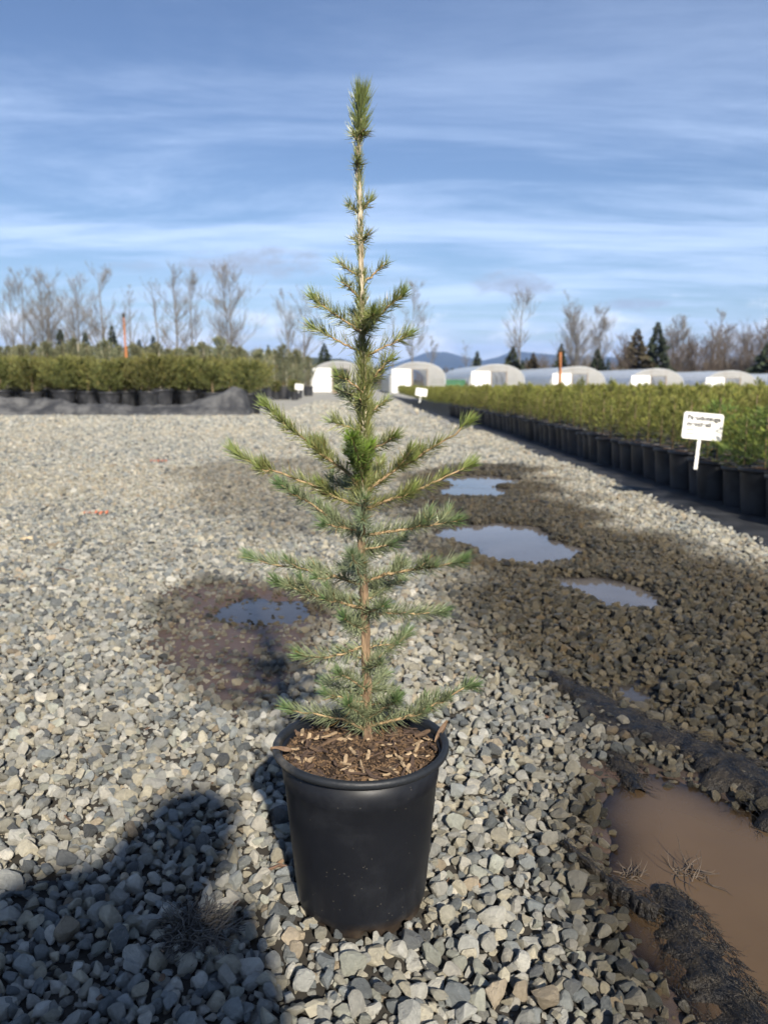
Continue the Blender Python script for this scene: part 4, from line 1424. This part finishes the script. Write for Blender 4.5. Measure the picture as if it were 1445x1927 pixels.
def greenhouse(x, y, lab, length=20, door_left=True):
    wd, hs, hp = 4.25, 1.15, 2.42
    z0 = float(terrain(np.array([x]), np.array([y]))[0])
    e = thing('greenhouse', (x, y, z0), lab, 'greenhouse', None, math.atan(.034))
    nA = 28
    mb = MB()
    ny_ = 14
    for j in range(ny_):
        for k in range(nA + 1):
            px1, pz1 = arch(k / nA, wd, hs, hp)
            sag = 1 - .008 * (1 if j % 2 else 0)
            mb.v.append((px1 * sag, j / (ny_ - 1) * length, pz1 * sag))
    for j in range(ny_ - 1):
        for k in range(nA):
            q = j * (nA + 1) + k
            mb.f.append((q, q + nA + 1, q + nA + 2, q + 1))
    mb.build('roof_film', POLY, e, True)
    for j in range(0, ny_, 2):
        mb = MB()
        pts = []
        for k in range(nA + 1):
            px1, pz1 = arch(k / nA, wd - .06, hs, hp - .03)
            pts.append((px1, min(j / (ny_ - 1) * length + (.03 if j == 0 else 0), length - .05), pz1))
        mb.tube(pts, .035 if j else .05, 6)
        mb.build('hoop', STEEL, e, True)
    # front wall: film left, right and above an opening in the middle
    dx0, dx1, dh = -.45, .75, 1.85

    def top(x_):
        best = 0
        for k in range(nA):
            a0, a1 = arch(k / nA, wd, hs, hp), arch((k + 1) / nA, wd, hs, hp)
            if min(a0[0], a1[0]) <= x_ <= max(a0[0], a1[0]) + 1e-6:
                f_ = (x_ - a0[0]) / (a1[0] - a0[0] + 1e-9)
                best = max(best, a0[1] + (a1[1] - a0[1]) * f_)
        return best
    cuts = sorted(set(list(np.linspace(-wd / 2 + .01, wd / 2 - .01, 24)) + [dx0, dx1]))
    for nm in ('left', 'right', 'over'):
        mb = MB()
        for a0, a1 in zip(cuts[:-1], cuts[1:]):
            m_ = (a0 + a1) / 2
            zone = 'left' if m_ < dx0 else 'right' if m_ > dx1 else 'over'
            if zone != nm:
                continue
            lo = dh if nm == 'over' else 0
            for h0, h1 in ((0, .5), (.5, 1)):
                q0, q1 = top(a0), top(a1)
                yy_ = -.01
                mb.add([(a0, yy_, lo + (q0 - lo) * h0), (a1, yy_, lo + (q1 - lo) * h0), (a1, yy_, lo + (q1 - lo) * h1), (a0, yy_, lo + (q0 - lo) * h1)], [(0, 1, 2, 3)])
        mb.build('end_wall', ENDF, e)
    for x_ in (dx0, dx1, -1.75, 1.55):
        mb = MB()
        mb.box((x_, .04, top(x_) / 2), (.09, .06, top(x_) - .02))
        mb.build('frame_post', WOOD if abs(x_) < 1 else STEEL, e)
    mb = MB()
    mb.box(((dx0 + dx1) / 2, .04, dh + .04), (dx1 - dx0, .06, .09))
    mb.build('header', WOOD, e)
    mb = MB()
    mb.box((-1.25, -.075, 1.0), (1.42, .05, 1.78))
    dr = mb.build('door', DOORW, e)
    for z_ in (.22, .95, 1.72):
        mb = MB()
        mb.box((-1.25, -.112, z_), (1.36, .02, .07))
        mb.build('door_rail', DOORW, dr)
    mb = MB()
    mb.box((0, .35, .16), (wd - .1, .05, .3))
    mb.build('base_board', WOOD, e)


gl_ = [('nearest the open end of the gravel drive, directly behind the sapling', 638), ('second along the row from the gravel drive, beside the green screen', 785),
       ('third in the row, right of the green screen', 932), ('behind the orange brown post in the seedling bed', 1082),
       ('with the tall pair of dark conifers rising behind it', 1228), ('in front of the brown thicket, next to last of the row', 1366), ('at the far end of the row, mostly showing its blue-white side', 1512)]
for lab, u in gl_:
    greenhouse((u - 722.5) / FPX * 62, 62, 'white film hoop greenhouse ' + lab, 20)

GRN = mat('green_mesh', (0.03, 0.10, 0.05), (0.045, 0.14, 0.07), rough=.7, scale=3)
e = thing('windbreak', (5.0, 63.2, -.3), 'low dark green screen between two greenhouses', 'screen')
mb = MB()
for k in range(13):
    for j in range(5):
        mb.v.append((-1.3 + k * .216, .03 * math.sin(k * 1.7 + j), .1 + j * .28))
for k in range(12):
    for j in range(4):
        q = k * 5 + j
        mb.f.append((q, q + 5, q + 6, q + 1))
mb.build('mesh_panel', GRN, e, True)
for x in (-1.3, 0, 1.3):
    mb = MB()
    mb.tube([(x, .07, -.2), (x, .07, 1.3)], .035, 7)
    mb.build('post', STEEL, e)
# ------------------------------------------------------------------ far trees
BARE = mat('grey_bare_bark', (0.125, 0.115, 0.10), (0.20, 0.185, 0.165), rough=.9, scale=2)
BROWN = mat('brown_bare_bark', (0.085, 0.066, 0.052), (0.14, 0.112, 0.088), rough=.9, scale=2)
FAR = mat('dark_needle', (0.8, 0.8, 0.8), (1.1, 1.1, 1.1), rough=.8, attr='col', scale=.5, rnd=.12)


def bare_tree_meshes(h, sd, stems=1, reach=.31, dens=1.0, low=.22, lean=0.0, rad=.0135):
    r_ = random.Random(sd)
    tk, cr = MB(), MB()

    def grow(p, d, L, rad_, depth):
        n = 5 if depth < 2 else 3
        pts = [p]
        dd = d.copy()
        for k in range(n):
            dd = (dd + Vector((r_.gauss(0, .06), r_.gauss(0, .06), .07 + r_.gauss(0, .03)))).normalized()
            pts.append(pts[-1] + dd * L / n)
        (tk if depth < 2 else cr).tube(pts, [max(.010, rad_ * (1 - .75 * k / n)) for k in range(n + 1)], 4 if depth < 2 else 3, False)
        if depth >= 3:
            return
        kids = {1: int(8 * dens), 2: max(2, int(4 * dens))}[depth]
        for k in range(kids):
            f_ = r_.uniform(.22, 1)
            i_ = min(n - 1, int(f_ * n))
            q = pts[i_].lerp(pts[i_ + 1], f_ * n - i_)
            a_ = r_.uniform(0, 6.283)
            side = Vector((math.cos(a_), math.sin(a_), r_.uniform(-.1, .5)))
            grow(q, (dd * .9 + side * .62 + Vector((0, 0, .15))).normalized(), L * r_.uniform(.38, .62), rad_ * .45, depth + 1)

    for s_ in range(stems):
        hh = h * (1 if s_ == 0 else r_.uniform(.78, .98))
        a_ = r_.uniform(0, 6.283)
        off = Vector((math.cos(a_), math.sin(a_), 0)) * (0 if stems == 1 else .035 * h * r_.uniform(.5, 1.2))
        pts = []
        n = 14
        w_ = Vector((r_.gauss(0, .01), r_.gauss(0, .01), 0)) * h
        for k in range(n + 1):
            f_ = k / n
            pts.append(Vector((0, 0, -.3)) + off * (1 + 1.2 * f_) + Vector((w_.x * math.sin(f_ * 4) + lean * h * f_ ** 1.5, w_.y * math.sin(f_ * 3), hh * f_ + .3 * f_)))
        rr = rad * h * (1 if stems == 1 else .75)
        tk.tube(pts, [rr * (1 - .9 * (k / n) ** .9) + .012 for k in range(n + 1)], 7)
        for k in range(int(26 * dens)):
            f_ = r_.uniform(low, .99)
            i_ = min(n - 1, int(f_ * n))
            q = pts[i_].lerp(pts[i_ + 1], f_ * n - i_)
            a_ = r_.uniform(0, 6.283)
            el_ = r_.uniform(.50, 1.10)
            d = Vector((math.cos(a_) * math.cos(el_), math.sin(a_) * math.cos(el_), math.sin(el_)))
            L = h * reach * (1.15 - f_) ** .55 * r_.uniform(.55, 1.15)
            grow(q, d, L, rr * .40 * (1.15 - f_), 2 if L < h * .08 else 1)
    return tk, cr


def bare_tree(u, vtop, y, lab, sd, m_=None, group=None, **kw):
    tp_ = P(u, vtop, y)
    z0 = float(terrain(np.array([tp_[0]]), np.array([y]))[0])
    e = thing(kw.pop('name', 'bare_tree'), (tp_[0], y, z0), lab, kw.pop('cat', 'tree'), group)
    tk, cr = bare_tree_meshes(tp_[2] - z0, sd, **kw)
    tk.build('trunk', m_ or BARE, e, True)
    cr.build('crown', m_ or BARE, e)


BT = [
    (26, 522, 118, 'bare grey tree with slender crown standing leftmost of the tree line', 1, dict(stems=2)),
    (74, 514, 120, 'tall bare tree with three close stems behind the spruce block', 2, dict(stems=3)),
    (143, 522, 116, 'bare tree whose twin stems lean, next to the small dark firs', 3, dict(stems=2, lean=-.05)),
    (186, 514, 112, 'tall bare tree with one thick straight trunk left of the thin orange post', 4, dict(rad=.016)),
    (243, 548, 125, 'faint low bare tree directly behind the thin orange post', 5, dict(dens=.8)),
    (297, 538, 122, 'thin bare tree leaning left, first of the three right of the orange post', 6, dict(lean=-.06, dens=.8)),
    (326, 507, 118, 'tallest bare tree of the three right of the orange post', 7, dict()),
    (357, 534, 114, 'bare tree with wide low limbs, last of the three right of the orange post', 8, dict(reach=.32)),
    (430, 513, 116, 'broad rounded bare tree with two parallel trunks under the grey cloud', 9, dict(stems=2, reach=.34, dens=1.15)),
    (548, 558, 119, 'bare tree bending left, near the corner of the spruce block', 10, dict(lean=-.10, dens=.9)),
    (574, 555, 119, 'slim upright bare tree close beside the bent one', 11, dict(dens=.9)),
    (778, 543, 121, 'tall bare tree rising behind the second greenhouse', 12, dict(rad=.009)),
    (740, 590, 140, 'thin bare tree just left of the tall one behind the second greenhouse', 13, dict(dens=.6)),
    (812, 638, 150, 'small pale bare tree in front of the blue mountain', 14, dict(dens=.8)),
    (876, 650, 160, 'tiny faint bare tree before the mountain saddle', 15, dict(dens=.7)),
    (982, 563, 118, 'broad bare tree above the dark fir behind the third greenhouse', 16, dict(reach=.33)),
    (1086, 571, 120, 'dense many-stemmed bare tree right of the orange brown post', 17, dict(stems=3, dens=1.1)),
    (1128, 584, 122, 'lighter bare tree beside the dense many-stemmed one', 18, dict(stems=2)),
    (1288, 596, 112, 'bare brown tree between the dark conifers and the thicket', 19, dict(stems=2, reach=.3)),
    (1352, 598, 116, 'thin bare tree standing out above the brown thicket', 20, dict(lean=.04)),
]
for u, v, y, lab, sd_, kw in BT:
    bare_tree(u, v, y, lab, sd_, **kw)
TH = [(1178, 640), (1262, 628), (1304, 640), (1335, 632), (1374, 618), (1405, 626), (1432, 612), (1462, 620)]
for k, (u, v) in enumerate(TH):
    bare_tree(u, v, 100 + (k % 3) * 5, 'brown leafless bush of the dense thicket behind the last greenhouses', 40 + k, BROWN, 'brown thicket', stems=5, reach=.42, low=.05, dens=.75, name='bare_bush', cat='bush')


def conifer_mesh(h, wd, sd, c0=(0.016, 0.024, 0.014), c1=(0.045, 0.058, 0.030), n=520, top=.95):
    r_ = np.random.default_rng(sd)
    f_ = r_.random(n) ** 0.8
    a_ = r_.uniform(0, 6.283, n)
    lump = 0.75 + .5 * r_.random(24)
    rad_ = wd * (1 - f_) ** top * lump[(f_ * 23).astype(int)]
    base_ = np.stack([np.cos(a_) * rad_ * .25, np.sin(a_) * rad_ * .25, h * (.05 + .93 * f_)], 1)
    D = np.stack([np.cos(a_), np.sin(a_), r_.normal(-.12, .25, n)], 1)
    L = rad_ * r_.uniform(.5, 1.0, n) + .03 * h
    m_ = r_.random(n)[:, None]
    C = np.asarray(c0) * (1 - m_) + np.asarray(c1) * m_
    v_, t_, c_ = needles(base_, D, L, L * .42 + .06, C, np.tile((0, 0, -.08), (n, 1)), 2)
    return tri_mesh('conifer_crown', v_, t_, c_)


def conifer(u, vtop, y, wpx, lab, sd, group=None, **kw):
    tp_ = P(u, vtop, y)
    z0 = float(terrain(np.array([tp_[0]]), np.array([y]))[0])
    h = tp_[2] - z0
    e = thing('conifer_tree', (tp_[0], y, z0), lab, 'tree', group)
    obj('crown', conifer_mesh(h, wpx / FPX * y / 2 * 2.1, sd, **kw), FAR, e)
    mb = MB()
    mb.tube([(0, 0, -.3), (0, 0, h * .97)], [.018 * h, .004 * h], 7)
    mb.build('trunk', BROWN, e)


for k, (u, v, y, wp, lab) in enumerate([
        (113, 617, 105, 26, 'bushy dark fir left of the leaning bare tree'), (135, 634, 106, 20, 'short dark fir in the gap before the leaning bare tree'),
        (160, 622, 108, 24, 'dark fir under the leaning twin-stemmed bare tree'), (211, 611, 104, 24, 'pointed dark fir between the thick trunk and the orange post'),
        (262, 636, 108, 20, 'small fir just right of the thin orange post'), (288, 630, 106, 24, 'taller of the two firs right of the thin orange post'),
        (384, 642, 110, 20, 'low brown-green fir left of the broad twin-trunk tree'), (505, 648, 112, 10, 'lone little fir on the ridge line'),
        (610, 644, 110, 30, 'ragged fir behind the first greenhouse'), (898, 659, 108, 20, 'slim fir standing before the blue mountain'),
        (965, 650, 100, 30, 'dark fir below the broad bare tree'), (1003, 662, 104, 26, 'brownish fir right of the dark one below the broad bare tree'),
        (1056, 645, 110, 24, 'narrow dark fir directly behind the orange brown post'), (1124, 655, 104, 26, 'dull green fir under the lighter bare tree'),
        (1200, 615, 100, 42, 'brown-green conifer, left one of the tall pair'), (1238, 603, 102, 40, 'tallest dark conifer, right one of the tall pair'),
        (1446, 640, 96, 50, 'dark conifer partly hidden in the thicket')]):
    conifer(u, v, y, wp, lab, 60 + k, **(dict(c0=(.04, .032, .018), c1=(.085, .068, .036)) if 'brown' in lab.split(' behind')[0] else {}))

# low wood far behind, one mass
kinds = []
for k in range(3):
    tk, cr = bare_tree_meshes(10, 90 + k, stems=3, reach=.4, dens=.6, low=.1)
    tk.v, o_ = tk.v, len(tk.v)
    tk.f += [tuple(q + o_ for q in f_) for f_ in cr.f]
    tk.v += cr.v
    me = tk.mesh('wood_kind')
    me.materials.append(BROWN)
    kinds.append(('wood_kind', me))
for k in range(2):
    me = conifer_mesh(10, 2.4, 95 + k)
    me.materials.append(FAR)
    kinds.append(('wood_kind', me))
pts, idx_, sc_ = [], [], []
for k in range(430):
    u = random.uniform(940, 1600) if k < 330 else random.uniform(560, 940)
    y = random.uniform(170, 320)
    ht = random.uniform(22, 48) if u > 940 else random.uniform(14, 24)
    x = (u - 722.5) / FPX * y
    pts.append((x, y, float(terrain(np.array([x]), np.array([y]))[0])))
    idx_.append(random.choice((0, 1, 2, 0, 1, 2, 3, 4)))
    sc_.append((ht / FPX * y + 1.5) / 10)
sc_ = np.array(sc_)
tag(scatter('far_wood', np.array(pts), np.c_[np.zeros((430, 2)), rng.uniform(0, 6.28, 430)], np.c_[sc_, sc_, sc_], np.array(idx_), np.ones((430, 4)), kinds),
    'low brown winter wood far behind the greenhouses', 'wood', kind='stuff')

# ------------------------------------------------------------------ hill and mountains
FOREST = mat('forested_slope', (0.016, 0.024, 0.012), (0.055, 0.065, 0.032), rough=.95, scale=.06, bump=1.0, bscale=.2, coord='Object')


def relief(name, prof, y0, depth, rough_, seed, m_, nxx=160, nyy=24):
    us = np.array([p[0] for p in prof], float)
    zs = np.array([P(p[0], p[1], y0)[2] for p in prof])
    x_ = np.linspace((us[0] - 722.5) / FPX * y0, (us[-1] - 722.5) / FPX * y0, nxx)
    top_ = np.interp(x_, (us - 722.5) / FPX * y0, zs)
    V_ = []
    for j in range(nyy):
        f_ = j / (nyy - 1)
        y = y0 - depth * .55 + depth * f_
        env = np.maximum(0, 1 - np.abs((y - y0) / (depth * .55)) ** 1.3)
        nzz = fbm(x_ / rough_ + 3, np.full_like(x_, y / rough_), seed, 5) - .5
        V_.append(np.stack([x_, np.full_like(x_, y), top_ * env * (1 + .45 * nzz * (1 - env * .7)) + top_.max() * .06 * nzz * env - 2], 1))
    V_ = np.concatenate(V_)
    i_ = np.arange((nyy - 1) * nxx).reshape(nyy - 1, nxx)[:, :-1].ravel()
    return tag(obj(name, tri_mesh(name, V_, np.stack([i_, i_ + 1, i_ + nxx + 1, i_ + nxx], 1), None, True), m_), kind='structure')


relief('hill', [(300, 716), (380, 700), (450, 678), (500, 667), (560, 664), (640, 668), (700, 686), (760, 706), (800, 716)], 620, 260, 30, 111, FOREST)
MTN = mat('mountain_forest', (0.020, 0.030, 0.018), (0.055, 0.062, 0.040), rough=1, scale=.004, coord='Object')
relief('mountains', [(520, 714), (640, 700), (720, 690), (770, 674), (812, 658), (835, 660), (870, 672), (905, 680), (935, 672), (962, 660), (1000, 663), (1050, 668),
                     (1110, 670), (1180, 676), (1260, 688), (1400, 690), (1560, 700), (1800, 712)], 6500, 2600, 420, 121, MTN, 260, 30)

# ------------------------------------------------------------------ torn wet cloth in the ruts
WETC = mat('wet_black_fibre', (0.006, 0.006, 0.007), (0.034, 0.027, 0.018), rough=.42, scale=30, bump=.9, bscale=90, spec=.35)


def torn_cloth(px_, wds, lab, sd, nf, h0=.012, fl=(.05, .16), lift=.0):
    r_ = np.random.default_rng(sd)
    pth, L = resample(np.array([G(u, v) for u, v in px_]), 80)
    n = len(pth)
    W = np.interp(np.linspace(0, 1, n), np.linspace(0, 1, len(wds)), wds)
    org = pth[0].copy()
    e = thing('torn_cloth', tuple(org), lab, 'cloth')
    T_ = np.gradient(pth, axis=0)
    T_ /= np.linalg.norm(T_, axis=1, keepdims=True)
    Sd = np.stack([T_[:, 1], -T_[:, 0], np.zeros(n)], 1)
    m_ = 17
    V_ = np.zeros((n, m_, 3))
    for j in range(m_):
        f_ = j / (m_ - 1) * 2 - 1
        edge = 1 + 1.5 * (fbm(np.arange(n) * .33, np.full(n, (j > m_ / 2) * 7.0), sd, 3) - .5)
        p = pth + Sd * (f_ * W * .5 * edge)[:, None]
        g = np.maximum(terrain(p[:, 0], p[:, 1]), LEVEL)
        rid = 1 - np.abs(2 * fbm(p[:, 0] * 9 + sd, p[:, 1] * 9, sd + 5, 4) - 1) * 2.2
        p[:, 2] = g + lift * (1 - abs(f_) ** 6) + h0 * (1 - abs(f_) ** 3) * (.2 + 1.2 * rid) - .010 * abs(f_) ** 4
        V_[:, j] = p - org
    i_ = np.arange((n - 1) * m_).reshape(n - 1, m_)[:, :-1].ravel()
    obj('sheet', tri_mesh('sheet', V_.reshape(-1, 3), np.stack([i_, i_ + 1, i_ + m_ + 1, i_ + m_], 1), None, True), WETC, e)
    # loose fibres combed along it
    k = int(nf * .45)
    s_ = r_.uniform(0, 1, k) * (n - 1)
    ii = s_.astype(int)
    f_ = np.where(r_.random(k) < .5, r_.choice((-1, 1), k) * r_.uniform(.7, 1.15, k), r_.normal(0, .5, k))
    f_ = np.clip(f_, -1.2, 1.2)
    p0 = pth[ii] + Sd[ii] * (f_ * W[ii] * .5)[:, None]
    D = T_[ii] + Sd[ii] * (f_ * .5 + r_.normal(0, .35, k))[:, None]
    l_ = r_.uniform(*fl, k)
    segs = 6
    Vv, Ff = np.zeros((k, segs, 2, 3)), []
    p = p0.copy()
    for j in range(segs):
        g = np.maximum(terrain(p[:, 0], p[:, 1]), LEVEL)
        rid = 1 - np.abs(2 * fbm(p[:, 0] * 9 + sd, p[:, 1] * 9, sd + 5, 4) - 1) * 2.2
        inside = np.maximum(0, 1 - np.abs(f_) ** 3)
        z = g + .003 + lift * np.maximum(0, 1 - np.abs(f_) ** 6) + h0 * inside * (.2 + 1.2 * rid) + r_.uniform(-.002, .003, k)
        wdt = .0007 * (1 - .7 * j / (segs - 1))
        q = np.stack([p[:, 0], p[:, 1], z], 1) - org
        Vv[:, j, 0] = q + Sd[ii] * wdt
        Vv[:, j, 1] = q - Sd[ii] * wdt + np.array((0, 0, wdt))
        D = D + r_.normal(0, .28, (k, 3))
        D[:, 2] = 0
        D /= np.linalg.norm(D, axis=1, keepdims=True)
        p = p + D * (l_ / segs)[:, None]
    b_ = (np.arange(k) * segs * 2)[:, None] + (np.arange(segs - 1) * 2)[None]
    b_ = b_.ravel()
    tag(obj('fibres', tri_mesh('fibres', Vv.reshape(-1, 3), np.stack([b_, b_ + 1, b_ + 3, b_ + 2], 1)), WETC, e), kind='stuff')


torn_cloth([(1035, 1278), (1090, 1312), (1150, 1352), (1230, 1388), (1330, 1425), (1420, 1480), (1520, 1550)], [.03, .10, .15, .14, .13, .17, .2], 'torn wet black cloth fraying along the upper shore of the muddy puddle', 3, 1800, .007, (.03, .09), .021)
torn_cloth([(1140, 1400), (1170, 1440), (1200, 1485)], [.05, .065, .03], 'small frayed black tuft hanging down into the upper end of the muddy puddle', 5, 420, .005, (.03, .06), .007)
torn_cloth([(1245, 1665), (1275, 1720), (1310, 1780), (1345, 1850), (1410, 1940), (1460, 2010)], [.055, .085, .095, .105, .12, .12], 'sodden strip of shaggy black cloth lying in the muddy puddle', 7, 1500, .009, (.02, .05))
torn_cloth([(1060, 1600), (1100, 1635), (1150, 1668), (1200, 1700), (1240, 1722)], [.008, .018, .022, .024, .03], 'narrow twisted black strip crossing the stony shore of the muddy puddle', 9, 260, .004, (.02, .05), .018)

# dead stalks in the puddle, a dry clump in the photographer's shade
STRAW = mat('dead_stalk', (0.055, 0.042, 0.032), (0.11, 0.085, 0.062), rough=.8, scale=40)
DRY = mat('grey_dead_grass', (0.060, 0.055, 0.050), (0.13, 0.118, 0.10), rough=.85, scale=40)


def tangle(name, ctr, n, rad_, hgt, ln_, lab, cat, m_, sd, wd=.0011):
    r_ = random.Random(sd)
    e = thing(name, tuple(ctr), lab, cat)
    mb = MB()
    for k in range(n):
        a_, rr = r_.uniform(0, 6.28), rad_ * math.sqrt(r_.random())
        p = Vector((math.cos(a_) * rr, math.sin(a_) * rr * .8, r_.uniform(0, hgt * (1 - rr / rad_ * .8))))
        d = Vector((r_.gauss(0, 1), r_.gauss(0, 1), r_.gauss(.05, .3))).normalized()
        pts = [p]
        for j in range(4):
            d = (d + Vector((r_.gauss(0, .35), r_.gauss(0, .35), r_.gauss(-.05, .2)))).normalized()
            q = pts[-1] + d * ln_ * r_.uniform(.15, .3)
            q.z = max(.001, q.z)
            pts.append(q)
        mb.tube(pts, [wd, wd, wd * .9, wd * .7, wd * .3], 3, False)
    tag(mb.build('stalks', m_, e), kind='stuff')


g0 = G(372, 1772)
tangle('dead_grass_clump', (g0[0], g0[1], float(terrain(g0[:1], g0[1:2])[0]) + .016), 380, .040, .024, .055, 'matted clump of dead grey grass lying on the shaded gravel', 'dead grass', DRY, 3)
g0 = G(1300, 1640)
tangle('dead_stalks', (g0[0], g0[1], LEVEL + .001), 26, .03, .014, .06, 'few dead stalks poking out of the muddy puddle above the shaggy strip', 'dead plant', STRAW, 4, .0008)
g0 = G(1190, 1640)
tangle('dead_stalks', (g0[0], g0[1], LEVEL + .001), 34, .018, .010, .03, 'tiny curled dead weed in the shallow edge of the muddy puddle', 'dead plant', STRAW, 6, .0008)

# scraps of orange tape, a flat tan rock, twigs
TAPE = mat('orange_tape', (0.46, 0.13, 0.06), (0.58, 0.22, 0.12), rough=.6, scale=30)
for (u, v, L, lab, sd_) in ((182, 974, .15, 'crumpled scrap of orange red tape on the open gravel', 2), (300, 872, .17, 'faded strip of orange tape farther off on the gravel', 3)):
    g0 = G(u, v)
    r_ = random.Random(sd_)
    mb = MB()
    n = 22
    for j in range(n):
        x = (j / (n - 1) - .5) * L
        for s_ in (-1, 1):
            mb.v.append((x + r_.uniform(-.004, .004), s_ * .014 + .02 * math.sin(j * .8), .028 + .009 * math.sin(j * 1.3 + s_) + r_.uniform(0, .007)))
    for j in range(n - 1):
        mb.f.append((2 * j, 2 * j + 2, 2 * j + 3, 2 * j + 1))
    o = mb.build('orange_tape', TAPE, None)
    o.location = (g0[0], g0[1], float(terrain(g0[:1], g0[1:2])[0]))
    o.rotation_euler.z = .2
    so = o.modifiers.new('thick', 'SOLIDIFY')
    so.thickness = .0015
    tag(o, lab, 'tape')
g0 = G(60, 1022)
o = obj('flat_rock', stone_mesh(77, 3), mat('tan_rock', (0.44, 0.33, 0.19), (0.54, 0.45, 0.30), rough=.8, scale=3, bump=.4))
o.location = (g0[0], g0[1], float(terrain(g0[:1], g0[1:2])[0]) + .022)
o.scale = (.062, .035, .016)
tag(o, 'flat tan rock larger than the gravel around it', 'rock')
for (u, v, ln_, rz, lab) in ((535, 1657, .060, .15, 'thin brown twig on the gravel close to the pot'), (120, 1080, .12, 2.6, 'dark bent stick on the sunlit gravel'), (1010, 950, .12, .6, 'dark twig at the edge of the wet wheel rut')):
    g0 = G(u, v)
    mb = MB()
    mb.tube([(-ln_ / 2, 0, .022), (-ln_ * .1, .004, .027), (ln_ * .2, -.003, .026), (ln_ / 2, .006, .021)], [.0022, .0026, .002, .001], 6)
    o = mb.build('twig', mat('twig_wood', (0.16, 0.09, 0.055), (0.08, 0.05, 0.035), rough=.8, scale=40))
    o.location = (g0[0], g0[1], float(terrain(g0[:1], g0[1:2])[0]))
    o.rotation_euler.z = rz
    tag(o, lab, 'twig')

lit_ = MB()
for k in range(110):                    # brown leaf flakes and bits of bark among the stones
    y = random.uniform(.95, 4.2)
    x = random.uniform(-.5 * y, .42 * y)
    if math.hypot(x - PX, y - PY) < .13 or float(wetness(np.array([x]), np.array([y]))[0]) > .3:
        continue
    z_ = float(terrain(np.array([x]), np.array([y]))[0]) + random.uniform(.014, .020)
    m3 = Matrix.Rotation(random.uniform(0, 6.28), 3, 'Z') @ Matrix.Rotation(random.gauss(0, .45), 3, 'Y') @ Matrix.Rotation(random.gauss(0, .4), 3, 'X')
    l_, w_ = random.uniform(.010, .030), random.uniform(.004, .011)
    c_ = chip_mesh(l_, w_, .0016, 900 + k)
    lit_.add([m3 @ Vector(p) + Vector((x, y, z_)) for p in c_.v], c_.f)
tag(lit_.build('leaf_litter', LEAF), 'brown leaf flakes and bark bits strewn over the near gravel', 'leaf litter', kind='stuff')

# ------------------------------------------------------------------ the photographer, crouching behind the lens
JACKET = mat('dark_jacket', (0.03, 0.035, 0.05), (0.05, 0.055, 0.07), rough=.8, scale=12, bump=.3)
SKIN = mat('skin', (0.55, 0.36, 0.27), (0.48, 0.30, 0.22), rough=.55, scale=8)
pe = thing('person', (0, -0.35, 0), 'person in a dark jacket crouching on the gravel, casting the long shadow beside the pot', 'person')
J = {'pel': (-.09, -.18, .34, .15), 'wst': (-.09, -.12, .56, .145), 'ch': (-.06, -.02, .82, .165), 'nk': (.02, .04, 1.02, .11), 'hb': (.07, .07, 1.08, .10), 'hd': (.10, .09, 1.13, .098), 'ht': (.11, .09, 1.19, .07),
     'sl': (-.22, .0, .96, .095), 'el': (-.33, .14, .72, .062), 'wl': (-.13, .29, .77, .036), 'hl': (-.10, .33, .82, .032),
     'sr': (.09, .0, .95, .09), 'er': (.14, .16, .72, .058), 'wr': (.10, .29, .77, .036), 'hr': (.09, .33, .82, .032),
     'kl': (-.30, .22, .47, .078), 'al': (-.28, .02, .09, .05), 'tl': (-.29, .20, .04, .042),
     'kr': (.06, .18, .46, .078), 'ar': (.05, .0, .09, .05), 'tr': (.06, .16, .04, .042)}
keys = list(J)
ed = [('pel', 'wst'), ('wst', 'ch'), ('ch', 'nk'), ('nk', 'hb'), ('hb', 'hd'), ('hd', 'ht'), ('ch', 'sl'), ('sl', 'el'), ('el', 'wl'), ('wl', 'hl'), ('ch', 'sr'), ('sr', 'er'), ('er', 'wr'), ('wr', 'hr'),
      ('pel', 'kl'), ('kl', 'al'), ('al', 'tl'), ('pel', 'kr'), ('kr', 'ar'), ('ar', 'tr')]
me = bpy.data.meshes.new('body')
me.from_pydata([J[k][:3] for k in keys], [(keys.index(a_), keys.index(b_)) for a_, b_ in ed], [])
bo = obj('body', me, JACKET, pe)
bo.modifiers.new('skin', 'SKIN')
for k, sv in zip(keys, me.skin_vertices[0].data):
    sv.radius = (J[k][3], J[k][3])
me.skin_vertices[0].data[0].use_root = True
su = bo.modifiers.new('sub', 'SUBSURF')
su.levels = su.render_levels = 2

# ------------------------------------------------------------------ air
mb = MB()
mb.box((0, 2900, 184), (19400, 13600, 376))
hz_ = bpy.data.materials.new('haze')
hz_.use_nodes = True
t = hz_.node_tree
t.nodes.remove(t.nodes['Principled BSDF'])
pv = N(t, 'ShaderNodeVolumePrincipled', {'Color': (0.34, 0.54, 1.0, 1), 'Density': 1.1e-4, 'Anisotropy': 0.0})
t.links.new(pv.outputs[0], t.nodes['Material Output'].inputs['Volume'])
tag(mb.build('haze', hz_), 'thin blue winter haze in the air over the yard', 'haze', kind='stuff')
